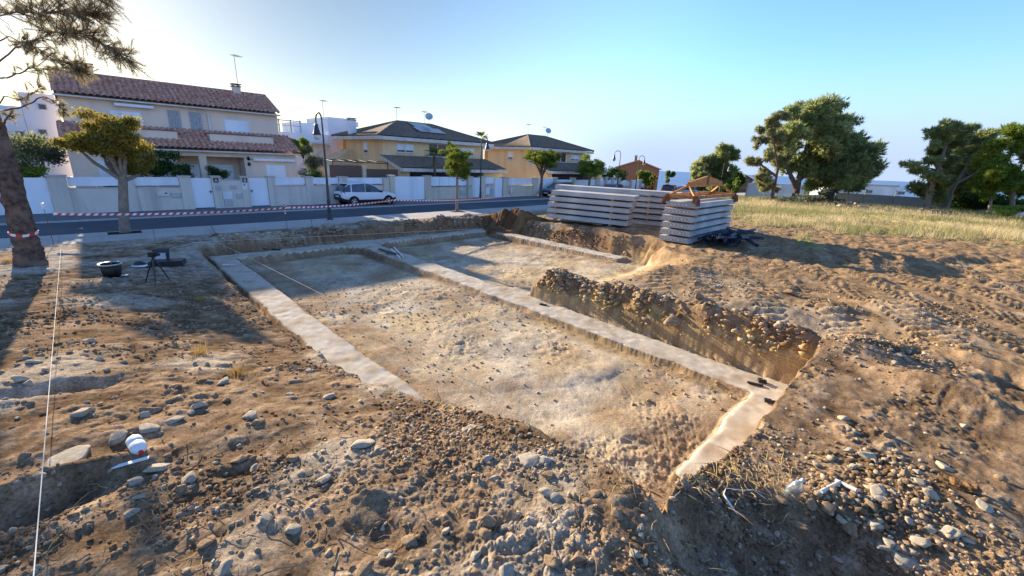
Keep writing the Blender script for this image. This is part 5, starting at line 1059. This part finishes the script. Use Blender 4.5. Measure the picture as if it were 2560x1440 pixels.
bpy.context.view_layer.update(); me2 = bpy.data.meshes.new_from_object(bo.evaluated_get(bpy.context.evaluated_depsgraph_get())); bo.modifiers.clear(); bo.data = me2
me2.materials.clear(); [me2.materials.append(MAT[k_]) for k_ in ('skin', 'shirt', 'trousers')]
for pl in me2.polygons: c_ = pl.center; pl.material_index = 2 if c_.z < .98 and abs(c_.x) < .22 else (1 if .98 <= c_.z < 1.5 and not (abs(c_.x) > .22 and c_.z < 1.18) else 0); pl.use_smooth = True
q = MB(); q.lathe([(.06, -.04), (.1, .0), (.1, .06), (.07, .11), (.001, .125)], 12, 0, Matrix.Translation((0, .0, 1.66))); q.build('hair', MAT['hair'], root)

# dry grass on the field
def grass(name, n, pick, h, w, seed, c1, c2, dens=None):
    rng = np.random.default_rng(seed); x, y = pick(rng, n); z, c, g, fb, ins = ground_fields(x, y); s = (x + y)*R2; t = (y - x)*R2
    nn = fbm(x*.5, y*.5, 77, 4); ok = (rng.uniform(0, 1, n) < np.clip(g*1.6 - .55 + 1.6*nn, .0, 1)) & (t < 21.5); x, y, z, nn = x[ok], y[ok], z[ok], nn[ok]; n = len(x)
    a = rng.uniform(0, 6.28, n); H = h*rng.uniform(.4, 1.25, n)*(1 + .8*nn); ww = w*rng.uniform(.6, 1.4, n); lean = rng.normal(0, .35, (n, 2))*H[:, None]
    B0 = np.stack([x - np.cos(a)*ww, y - np.sin(a)*ww, z - .03], 1); B1 = np.stack([x + np.cos(a)*ww, y + np.sin(a)*ww, z - .03], 1); T = np.stack([x + lean[:, 0], y + lean[:, 1], z + H], 1)
    v = np.stack([B0, B1, T], 1).reshape(-1, 3); k = np.clip(rng.uniform(0, 1, n)*.6 + .38 + 1.8*fbm(x*.25, y*.25, 79, 4), 0, 1)
    return link(name, npmesh(name, v, np.arange(3*n).reshape(-1, 3), leafmat(name, c1, c2, .35), False, np.repeat(np.repeat(k[:, None], 3, 1), 3, 0)))
def pick_fan(x0, x1, y0, y1):
    def f(rng, n): yy = y0*(y1/y0)**rng.uniform(0, 1, n); u = rng.uniform(x0, x1, n); return yy*u, yy
    return f
tag(grass('dry_grass', 80000, pick_fan(.42, 1.75, 19, 62), .34, .014, 81, (.26, .26, .095), (.64, .51, .29)), 'tall dry grass covering the field at the right', 'grass', kind='stuff')
tag(grass('dry_grass', 30000, pick_fan(.22, .6, 40, 75), .45, .03, 82, (.26, .26, .095), (.64, .51, .29)), 'dry grass behind the concrete planks', 'grass', kind='stuff')
def tuft(px, py, n, h, lab, seed, zc=(.5, .34, .12)):
    p = PT(px, py); rng = np.random.default_rng(seed); V = []
    for i in range(n):
        a = rng.uniform(0, 6.28); r = abs(rng.normal(0, .10)); o = np.array([r*math.cos(a), r*math.sin(a), -.01]); ln = h*rng.uniform(.5, 1.2); d = np.array([math.cos(a)*rng.uniform(.2, 1.2), math.sin(a)*rng.uniform(.2, 1.2), 1]); d /= np.linalg.norm(d); e = np.array([-math.sin(a), math.cos(a), 0])*.004
        V += [o - e, o + e, o + d*ln]
    V = np.array(V); tag(link('grass_tuft', npmesh('grass_tuft', V, np.arange(len(V)).reshape(-1, 3), leafmat('tuft', (.40, .26, .09), zc, .3), False, np.repeat(rng.uniform(0, 1, (n, 1)), 3, 0).repeat(3, 1)), None, p), lab, 'dry grass')
tuft(500, 885, 260, .16, 'golden dry grass tuft in the left foreground, upper of two', 1); tuft(590, 935, 260, .13, 'golden dry grass tuft in the left foreground, lower of two', 2); tuft(500, 752, 160, .16, 'reddish dry tuft in the shade right of the tripod', 3); tuft(20, 655, 200, .2, 'dry tuft at the left foot of the foreground pine', 4)

# ---------------------------------------------------------------- foreground pine with its overhanging branches
pb_ = PT(75, 662); Yp = pb_.y; root = thing('pine_tree', 'leaning pine at the left edge with red and white tape round its rough trunk', 'pine', pb_)
axis = [AD(x, y, Yp) - pb_ for x, y in ((74, 640), (62, 590), (42, 520), (22, 440), (0, 370), (-30, 290), (-80, 180), (-120, 60), (-150, -80), (-170, -260))]
axis = [Vector((.02, 0, -.25))] + axis; kk = pxm(pb_); rr_ = [56, 46, 39, 36, 35, 34, 32, 28, 22, 14, 7]
def skew(q): return q
rngp = np.random.default_rng(8); q = MB(); pts = []; rads = []
for i in range(len(axis) - 1):
    for j in range(8): f = j/8; pts.append(axis[i].lerp(axis[i+1], f) + Vector((rngp.normal(0, .006), rngp.normal(0, .006), 0))); rads.append((rr_[i]*(1 - f) + rr_[i+1]*f)/kk*.60*(1 + rngp.normal(0, .035)))
q.tube(pts, rads, 22); v_ = []
for i, p in enumerate(q.v):
    p = Vector(p); c = pts[min(i//22, len(pts) - 1)] if i < 22*len(pts) else p; d = p - c
    a_ = math.atan2(d.y, d.x); nz_ = float(fbm(np.array([a_*3.2]), np.array([p.z*2.2]), 15, 4, .6)[0]); v_.append(tuple(c + d*(1 + .16*nz_)))
q.v = v_; q.build('trunk', MAT['bark_pine'], root)
br = MB(); tc = []; tdir = []
def branch(pix, r0, r1, tufts, spread, k0=.25, hang=.0):
    P3 = [AD(x, y, Yp + dz) - pb_ for x, y, dz in pix]; fine = []
    for i in range(len(P3) - 1):
        for j in range(6): f = j/6; fine.append(P3[i].lerp(P3[i+1], f) + Vector(rngp.normal(0, .012, 3)))
    fine.append(P3[-1]); n = len(fine); br.tube(fine, [r0 + (r1 - r0)*i/(n - 1) for i in range(n)], 6)
    for i in range(int(tufts*2.0)):
        f = k0 + (1 - k0)*rngp.uniform(0, 1)**.8; c = fine[min(int(f*(n - 1)), n - 1)]; dr = (fine[min(int(f*(n-1)) + 1, n-1)] - fine[max(int(f*(n-1)) - 1, 0)]).normalized()
        tw = (dr*rngp.uniform(.2, 1.0) + Vector(rngp.normal(0, .6, 3))).normalized(); L = spread*rngp.uniform(.25, 1.0); e = c + tw*L + Vector((0, 0, -hang*L))
        br.tube([c, c.lerp(e, .5) + Vector(rngp.normal(0, .02, 3)), e], [.008, .006, .003], 4, 0, True, False)
        for s_ in range(7): g = .35 + .65*s_/6; tc.append(c.lerp(e, g)); tdir.append(tw)
branch([(-60, 200, 0), (40, 120, -.4), (140, 80, -.7), (230, 90, -.9), (335, 155, -1.0)], .020, .004, 105, .55)
branch([(-90, 60, 0), (40, 30, -.6), (150, 30, -.9), (260, 40, -1.0)], .020, .004, 105, .6)
branch([(-60, -60, 0), (60, -50, -.5), (180, -30, -.7), (280, -15, -.9)], .02, .005, 90, .6)
branch([(-30, 290, 0), (60, 265, -.3), (110, 240, -.4), (150, 262, -.5), (165, 285, -.6)], .02, .005, 9, .22, .6)
branch([(-40, 190, 0), (20, 195, -.3), (80, 170, -.5), (140, 175, -.6), (190, 150, -.7)], .022, .005, 18, .35, .3)
branch([(-50, 130, 0), (20, 90, -.4), (70, 110, -.6), (180, 165, -.7), (215, 180, -.7)], .016, .004, 45, .35, .4)
branch([(-30, 300, 0), (10, 240, -.2), (50, 250, -.3), (110, 215, -.3)], .018, .005, 10, .25, .6)
branch([(-10, 330, 0), (15, 300, -.1), (25, 285, -.15)], .03, .012, 6, .25, .6)
branch([(-100, 20, 0), (-300, -50, .2), (-500, 0, .3)], .04, .01, 90, .7); branch([(-130, -100, 0), (-60, -250, .4), (0, -380, .8)], .03, .01, 90, .7); branch([(-150, -60, 0), (-320, -250, -.3), (-420, -380, -.3)], .03, .01, 90, .7)
br.build('branch', MAT['bark'], root)
link('crown', leaf_mesh('crown', np.array([tuple(p) for p in tc]), rngp.uniform(.1, .9, len(tc)), rngp, .12, leafmat('needles', (.19, .17, .095), (.48, .38, .22), .6), 'needle', 11, out=np.array([tuple(p) for p in tdir])), root)
cn = MB()
for x, y, dz in ((148, 108, -.7), (92, 128, -.6), (215, 165, -.8), (60, 96, -.5)): c = AD(x, y, Yp + dz) - pb_; cn.lathe([(.001, -.04), (.022, -.03), (.028, 0), (.018, .03), (.001, .045)], 10, 0, Matrix.Translation(c))
cn.build('pine_cone', MAT['bark'], root)
# ---------------------------------------------------------------- barrier tape, stakes, builder's lines
MAT['tape_red'] = mat('tape_red', (.62, .05, .04), scale=3, rough=.4); MAT['tape_white'] = mat('tape_white', (.78, .76, .75), scale=3, rough=.4); MAT['rebar'] = mat('rebar', (.16, .11, .085), scale=12, rough=.8); MAT['line'] = mat('line', (.68, .64, .56), scale=3, rough=.8)
def tape(pts, label, w=.075, stripe=.11, twist=0.):
    q = MB(); pts = [Vector(p) for p in pts]; seg = []
    for i in range(len(pts) - 1):
        a, b = pts[i], pts[i+1]; n = max(2, int((b - a).length/stripe)); sag = .015*(b - a).length
        for j in range(n): f = j/n; seg.append(a.lerp(b, f) - Vector((0, 0, 4*sag*f*(1 - f))))
    seg.append(pts[-1])
    for i in range(len(seg) - 1):
        d = (seg[i+1] - seg[i]); t0 = .5*math.sin(i*.09 + twist); t1 = .5*math.sin((i+1)*.09 + twist); s_ = Vector((-d.y, d.x, 0)).normalized()
        u0 = Vector((0, 0, 1))*math.cos(t0) + s_*math.sin(t0); u1 = Vector((0, 0, 1))*math.cos(t1) + s_*math.sin(t1); sh = d*.5
        q.add([seg[i] - u0*w/2 - sh*.5, seg[i+1] - u1*w/2 - sh*.5, seg[i+1] + u1*w/2 + sh*.5, seg[i] + u0*w/2 + sh*.5], [(0, 1, 2, 3)], i % 2)
    o = q.build('barrier_tape', [MAT['tape_white'], MAT['tape_red']]); o.modifiers.new('thick', 'SOLIDIFY').thickness = .002
    return tag(o, label, 'barrier tape')
pa = P(133, 608, .25); za = AD(133, 535, pa.y); pbm = P(720, 592, .25); zb_ = AD(720, 519, pbm.y); pm_ = P(985, 555, .3); zm = AD(985, 500, pm_.y); pc = P(1278, 528, .2); zc_ = AD(1278, 489, pc.y)
tape([za, zb_], 'red and white barrier tape from the capped stake by the pine to the middle stake'); tape([zb_, zm], 'red and white barrier tape between middle stake and the knot before the white car'); tape([zm, zc_], 'red and white barrier tape from the knot to the far striped post')
def stake(p, h, label, r=.008, cap=None):
    root = thing('stake', label, 'stake', (p.x, p.y, gz_(p.x, p.y) - .05)); q = MB(); q.tube([(0, 0, 0), (.01, 0, h*.5), (0, .01, h)], r, 6); q.build('rod', MAT['rebar'], root)
    if cap == 'bottle': q = MB(); q.lathe([(.02, 0), (.045, .05), (.04, .09), (.05, .12), (.05, .2), (.001, .205)], 12, 0, Matrix.Translation((0, 0, h - .16))); q.build('cap', MAT['white_metal'], root)
    if cap == 'tape':
        q = MB(); n = 9
        for i in range(n): q.lathe([(r + .022, i*.05), (r + .026, i*.05 + .05)], 10, i % 2, Matrix.Translation((0, 0, h - n*.05)))
        q.build('tape_wrap', [MAT['tape_white'], MAT['tape_red']], root)
    return root
stake(pa, AD(133, 512, pa.y).z - gz_(pa.x, pa.y) + .05, 'thin stake with a white plastic cap beside the foreground pine', cap='bottle'); stake(pbm, AD(720, 508, pbm.y).z - gz_(pbm.x, pbm.y) + .05, 'thin stake with a short striped wrap in front of gate B', cap='tape')
stake(pm_, zm.z - gz_(pm_.x, pm_.y) + .1, 'thin stake holding the tape knot in front of the white car'); stake(pc, AD(1278, 468, pc.y).z - gz_(pc.x, pc.y) + .05, 'post wound with striped tape near the soil heap', cap='tape')
p = P(780, 568, .4); stake(p, .5, 'short bare iron stake on the soil ridge left of the near lamp post', .01); p = P(388, 600, .35); stake(p, 1.1, 'thin bare rod standing by the pavement edge near the large street tree', .006); p = P(2330, 760, .9); 
q = MB(); w_ = .07
for i in range(14):     # two turns of tape tied round the trunk
    pass
def ring(z0, r, off, label):
    q = MB(); n = 28
    for i in range(n): a0_, a1_ = 2*math.pi*i/n, 2*math.pi*(i+1)/n; f = lambda a, z: Vector((r*math.cos(a), r*math.sin(a), z + .03*math.sin(a*2))); q.add([f(a0_, -.035), f(a1_, -.035), f(a1_ + .1, .035), f(a0_ + .1, .035)], [(0, 1, 2, 3)], (i//2) % 2)
    o = q.build('barrier_tape', [MAT['tape_white'], MAT['tape_red']], None, off); o.modifiers.new('thick', 'SOLIDIFY').thickness = .003; return tag(o, label, 'barrier tape')
tp_ = pb_ + axis[2].lerp(axis[3], .1); ring(0, 38/kk*.60*1.12, tp_, 'band of red and white tape tied round the trunk of the foreground pine')
def line_(a, b, label, r=.0035, sag=.0):
    a, b = Vector(a), Vector(b); q = MB(); q.tube([a.lerp(b, i/16) - Vector((0, 0, 4*sag*(i/16)*(1 - i/16))) for i in range(17)], r, 5); return tag(q.build('builders_line', MAT['line']), label, 'string')
q1 = P(153, 612, .5); q2 = P(84, 1440, 1.55); line_(q1, q1.lerp(q2, 1.1), 'pale builder\'s line running from the pine stake to the bottom left corner', .0035)
sp = PT(505, 600); sp.z += .25; e1 = PT(1165, 1075, .10); line_(sp, AD(1170, 918, 7.2), 'white builder\'s line stretched diagonally over the left footing strip', .005); 
k1 = P(480, 606, .55); k2 = P(1195, 572, .3); line_(k1, k2, 'white builder\'s line along the back bank of the pit', .006)
line_(AD(1330, 985, 6.2), AD(1620, 1120, 4.9), 'thin pale line lying over the near pit floor', .003, .02); st1 = PT(1365, 1155, .05); line_(st1, AD(1690, 1262, 3.4), 'slack cord pinned by stones on the mound at the near pit corner', .005, .01)
# ---------------------------------------------------------------- small things
MAT['rubber'] = mat('rubber', (.018, .017, .017), (.03, .028, .027), scale=12, rough=.6); MAT['canister'] = mat('canister', (.78, .78, .74), (.7, .7, .66), scale=4, rough=.35, spec=.5); MAT['red_cap'] = mat('red_cap', (.65, .03, .03), scale=3, rough=.4)
p = PT(282, 690); root = thing('bucket', 'black rubber builder\'s bucket with pale worn rim standing left of the tripod', 'bucket', p)
q = MB(); q.lathe([(.001, .01), (.17, .01), (.18, .0), (.23, .33), (.21, .33), (.165, .03), (.001, .03)], 22); q.build('body', MAT['rubber'], root); q = MB(); q.lathe([(.21, .33), (.25, .325), (.255, .345), (.245, .36), (.21, .35)], 22); q.build('rim', MAT['grey_box'], root); q = MB(); q.tube([(-.1, .05, .15), (.15, -.1, .42)], .012, 6); q.build('handle', MAT['timber'], root)
p = PT(395, 707); root = thing('survey_tripod', 'black three legged survey tripod with levelling instrument', 'tripod', p); kq = 1.0
for a_ in (200, 300, 60):
    a_ = math.radians(a_); q = MB(); q.tube([(.03*math.cos(a_), .03*math.sin(a_), .62), (.17*math.cos(a_), .17*math.sin(a_), .28), (.27*math.cos(a_), .27*math.sin(a_), 0)], [.022, .018, .012], 6); q.build('leg', MAT['black_plastic'], root)
q = MB(); q.lathe([(.001, .56), (.05, .57), (.06, .63), (.03, .65), (.03, .70), (.001, .70)], 12); q.build('head', MAT['black_plastic'], root); q = MB(); q.box(-.07, .07, -.06, .06, .70, .82); q.lathe([(.035, 0), (.035, .12), (.001, .12)], 10, 0, Matrix.Translation((.07, 0, .77)) @ Matrix.Rotation(math.pi/2, 4, 'Y')); q.build('instrument', MAT['dark'], root)
p = PT(420, 662); root = thing('tool_case', 'open black tool case lying behind the tripod', 'case', p, math.radians(25)); q = MB(); q.box(-.42, .42, -.22, .22, 0, .14); q.box(-.40, .40, -.20, .20, .14, .15); q.build('tray', MAT['black_plastic'], root)
q = MB(); q.prism([(-.42, .22, .14), (.0, .22, .14), (.0, .36, .42), (-.42, .36, .42)], (0, .07, .02)); q.build('lid', MAT['black_plastic'], root); q = MB(); q.box(-.32, -.06, .1, .2, .16, .34); q.build('manual', MAT['grey_box'], root)
p = PT(350, 668); root = thing('black_bag', 'shiny black rounded bag lying between bucket and tripod', 'bag', p); q = MB(); q.lathe([(.15, 0), (.155, .05), (.13, .13), (.07, .18), (.001, .195)], 18, 0, Matrix.Scale(1.3, 4, (1, 0, 0))); q.build('shell', MAT['black_plastic'], root); q = MB(); q.lathe([(.159, .04), (.15, .09)], 18, 0, Matrix.Scale(1.3, 4, (1, 0, 0))); q.build('rim', MAT['white_metal'], root)  # white rim band paints the bright reflection on the black shell
p = PT(308, 688); q = MB(); q.box(-.1, .1, -.07, .07, 0, .012); o = q.build('paper_sheet', MAT['tape_white'], None, p + Vector((0, 0, .02)), .4); tag(o, 'small white sheet of paper beside the bucket', 'paper')
p = PT(346, 1128); root = thing('canister', 'white translucent water canister with red cap lying on its side', 'canister', p + Vector((0, 0, .055)), math.radians(-38)); root.scale = (.8, .72, .66); Mx = Matrix.Rotation(math.pi/2, 4, 'Y')
q = MB(); q.lathe([(.001, -.15), (.07, -.15), (.082, -.13), (.084, -.03), (.074, -.02), (.074, .0), (.084, .01), (.082, .10), (.05, .15), (.022, .165), (.022, .18)], 18, 0, Mx); q.build('body', MAT['canister'], root); q = MB(); q.lathe([(.026, .172), (.027, .20), (.001, .202)], 12, 0, Mx); q.build('cap', MAT['red_cap'], root)
p = PT(325, 1165); q = MB(); q.box(-.14, .14, -.018, .018, 0, .006); o = q.build('plastic_strip', MAT['canister'], None, p + Vector((0, 0, .03)), math.radians(25)); o.rotation_euler = (.1, -.12, math.radians(25)); tag(o, 'narrow white plastic strip lying below the canister', 'strip')
MAT['pet'] = mat('pet', (.55, .60, .60), (.68, .72, .72), scale=22, rough=.12, spec=.7, trans=.88)
p = PT(1968, 1240); root = thing('plastic_bottle', 'crumpled clear plastic bottle on the rubble bank', 'bottle', p + Vector((0, 0, .0))); root.rotation_euler = (.25, .3, .4)
pr_ = [(.001, 0), (.05, 0), (.056, .02), (.048, .05), (.056, .08), (.05, .11), (.054, .14), (.03, .18), (.016, .195), (.016, .21)]; q = MB(); q.lathe(pr_, 14, 0); q.v = [(x*(1 + .14*math.sin(9*z*20 + x*40)), y*(1 + .14*math.cos(z*60 + y*30)), z) for x, y, z in q.v]; q.build('body', MAT['pet'], root); q = MB(); q.lathe([(.019, .205), (.019, .225), (.001, .226)], 12); q.build('cap', MAT['grey_box'], root)
MAT['pvc'] = mat('pvc', (.52, .50, .46), scale=7, rough=.5)
for (a, b2), lab in ((((2050, 1236), (2098, 1214)), 'grey plastic pipe piece pointing left on the rubble'), (((2088, 1208), (2140, 1236)), 'grey plastic pipe piece crossing the other at a right angle')):
    A, B = PT(*a, .03), PT(*b2, .04); q = MB(); q.tube([A, B], .019, 10); tag(q.build('pipe', MAT['pvc']), lab, 'pipe')
A, B = PT(2340, 1200, .03), PT(2450, 1240, .05); c = (A + B)/2; d = B - A; q = MB(); L = d.length/2
vs = []; 
for i in range(9):
    x = -L + 2*L*i/8; w = .055*(1 - abs(i - 4)/7) + .01*math.sin(i*2.3); vs += [(x, -w, .0), (x, w, .0), (x, w*.8, .03 + .008*math.sin(i*3)), (x, -w*.8, .025 + .008*math.cos(i*2))]
q.add(vs, [(i*4 + j, i*4 + (j+1) % 4, i*4 + 4 + (j+1) % 4, i*4 + 4 + j) for i in range(8) for j in range(4)] + [(3, 2, 1, 0), (32, 33, 34, 35)]); o = q.build('rotten_board', mat('rotten', (.30, .16, .065), (.15, .075, .035), scale=14, rough=.95, bump=.8, bscale=30), None, c, math.atan2(d.y, d.x)); tag(o, 'rotten brown splintered board on the right foreground', 'board')
q = MB(); pts = [PT(x, y, dz) for x, y, dz in ((1812, 1232, .04), (1806, 1250, .06), (1818, 1268, .05), (1842, 1290, .02))]; q.tube(pts, [.003, .006, .012, .003], 6); pts = [PT(x, y, dz) for x, y, dz in ((1812, 1230, .04), (1850, 1242, .07), (1880, 1236, .05), (1912, 1256, .04))]; q.tube(pts, .003, 5); tag(q.build('plastic_rope', MAT['tape_white']), 'frayed white plastic rope end near the clear bottle', 'rope')
# tools and spacers on the footing
def pz(px, py, z=-.09): return P(px, py, z)
for px, py, sz, rz, lab in ((1928, 1006, (.11, .045, .05), -.35, 'black rectangular spacer on the front footing strip'), (1905, 955, (.07, .06, .06), -.3, 'dark block on the footing below the high bank'), (1358, 762, (.10, .05, .03), -.3, 'small dark spacer on the middle footing strip'), (1507, 624, (.10, .06, .03), .1, 'small dark spacer on the right footing strip'), (1262, 574, (.14, .07, .04), 0, 'small dark spacer at the far pit corner'), (690, 625, (.16, .08, .05), .3, 'dark clod shaped spacer on the back footing strip'), (570, 663, (.16, .04, .03), .3, 'pale short bar on the left footing strip')):
    p = pz(px, py); q = MB(); a, b2, h_ = sz; q.box(-a, a, -b2, b2, 0, h_*.5); q.box(-a, -a*.0, -b2*.8, b2*.8, h_*.5, h_); q.box(a*.3, a, -b2*.5, b2*.5, h_*.5, h_*.8); tag(q.build('spacer', MAT['canister'] if 'pale' in lab else MAT['black_plastic'], None, p, rz), lab, 'spacer')
p = pz(1893, 962); q = MB(); q.box(-.17, .10, -.035, .035, 0, .02); tag(q.build('spacer', MAT['dark'], None, p, -.45), 'flat dark bar lying against the dark block on the footing', 'bar')
for a, b2, lab in (((985, 618), (1008, 642), 'white tube lying at the junction of the footing strips, upper of two'), ((978, 622), (1000, 645), 'white tube lying at the junction of the footing strips, lower of two')):
    q = MB(); q.tube([pz(*a, .0), pz(*b2, -.05)], .028, 8); tag(q.build('tube', MAT['tape_white']), lab, 'tube')
A, B = pz(948, 622, -.02), pz(995, 636, -.02); q = MB(); q.beam(A, B, .10, .05); q.beam(A.lerp(B, .4), A.lerp(B, .4) + Vector((.12, -.3, -.03)), .05, .04); tag(q.build('trowel_tool', MAT['black_plastic']), 'black hand tool lying beside the white tubes on the footing', 'tool')
# soil heap by the stacks and the bank roots
def heap(px, py, rad, h, label):
    p = PT(px, py); n, m_ = 60, 80; V = []
    rng = np.random.default_rng(3)
    for i in range(n + 1):
        for j in range(m_):
            r = rad*i/n; a = 2*math.pi*j/m_; V.append((r*math.cos(a)*1.15, r*math.sin(a)*.9))
    V = np.array(V); r_ = np.hypot(V[:, 0]/1.15, V[:, 1]/.9)/rad; nn = fbm(V[:, 0]*1.6, V[:, 1]*1.6, 3, 5, .6); z = h*np.clip(1 - r_**1.15, 0, 1)*(1 + .35*nn) + .09*nn + .05*fbm(V[:, 0]*7, V[:, 1]*7, 6, 4)*(1 - r_*.5) - .12*(r_ > .985) + (ground_h(p.x + V[:, 0], p.y + V[:, 1]) - p.z) + .02
    k = np.clip(.5 + 1.5*fbm(V[:, 0]*3, V[:, 1]*3, 9, 4), 0, 1)[:, None]; c = np.array([[.12, .062, .030]])*(1 - k) + np.array([[.20, .12, .062]])*k
    f = [(i*m_ + j, (i+1)*m_ + j, (i+1)*m_ + (j+1) % m_, i*m_ + (j+1) % m_) for i in range(n) for j in range(m_)]
    tag(link('soil_heap', npmesh('soil_heap', np.column_stack([V, z]), np.array(f), MAT['soil'], True, c), None, p), label, 'soil heap')
heap(1287, 550, 1.75, .62, 'brown heap of dug soil in front of the road, left of the planks')
q = MB(); a = PT(1945, 872, .05); pts = [AD(x, y, 7.6) for x, y in ((1948, 862), (1940, 880), (1942, 900), (1934, 925), (1940, 945))]; q.tube(pts, [.014, .012, .01, .008, .004], 6); tag(q.build('hanging_root', MAT['straw']), 'pale root hanging down the high bank face', 'root')
for lab, pp in (('dark dry branch lying on the soil ridge by the pavement, left of the near lamp', ((600, 568), (640, 576), (690, 572), (740, 560))), ('bent dark wire arched over the pavement edge near the left pit corner', ((495, 585), (510, 572), (530, 575), (540, 590))), ('dark dry branch lying at the foot of the slim street tree', ((1060, 545), (1095, 536), (1120, 540), (1150, 538))), ('torn root lying on the pit floor by the mound', ((1540, 1190), (1580, 1205), (1620, 1225), (1650, 1240)))):
    q = MB(); z0 = .0 if 'pit floor' in lab else .08; q.tube([(PT(x, y, z0 + (.12 if 'wire' in lab and i in (1, 2) else .0))) for i, (x, y) in enumerate(pp)], .012, 5); tag(q.build('dry_branch', MAT['root']), lab, 'branch')

for i in range(26):      # clods and ledges left standing on the faces of the dug banks
    if i < 18: s, t = srng.uniform(9.05, 9.45), srng.uniform(1.6, 8.0)
    else: s, t = srng.uniform(4, 15.5), 18.95
    q_ = W_(s, t); r_ = srng.uniform(.07, .17); o = rock(q_.x, q_.y, r_, 'brown', 'brown clod stuck on the face of the ' + ('high bank right of the pit' if i < 18 else 'back bank below the pavement'), 'clods on the ' + ('high bank' if i < 18 else 'back bank'), 'clod', .8, sink=.4)
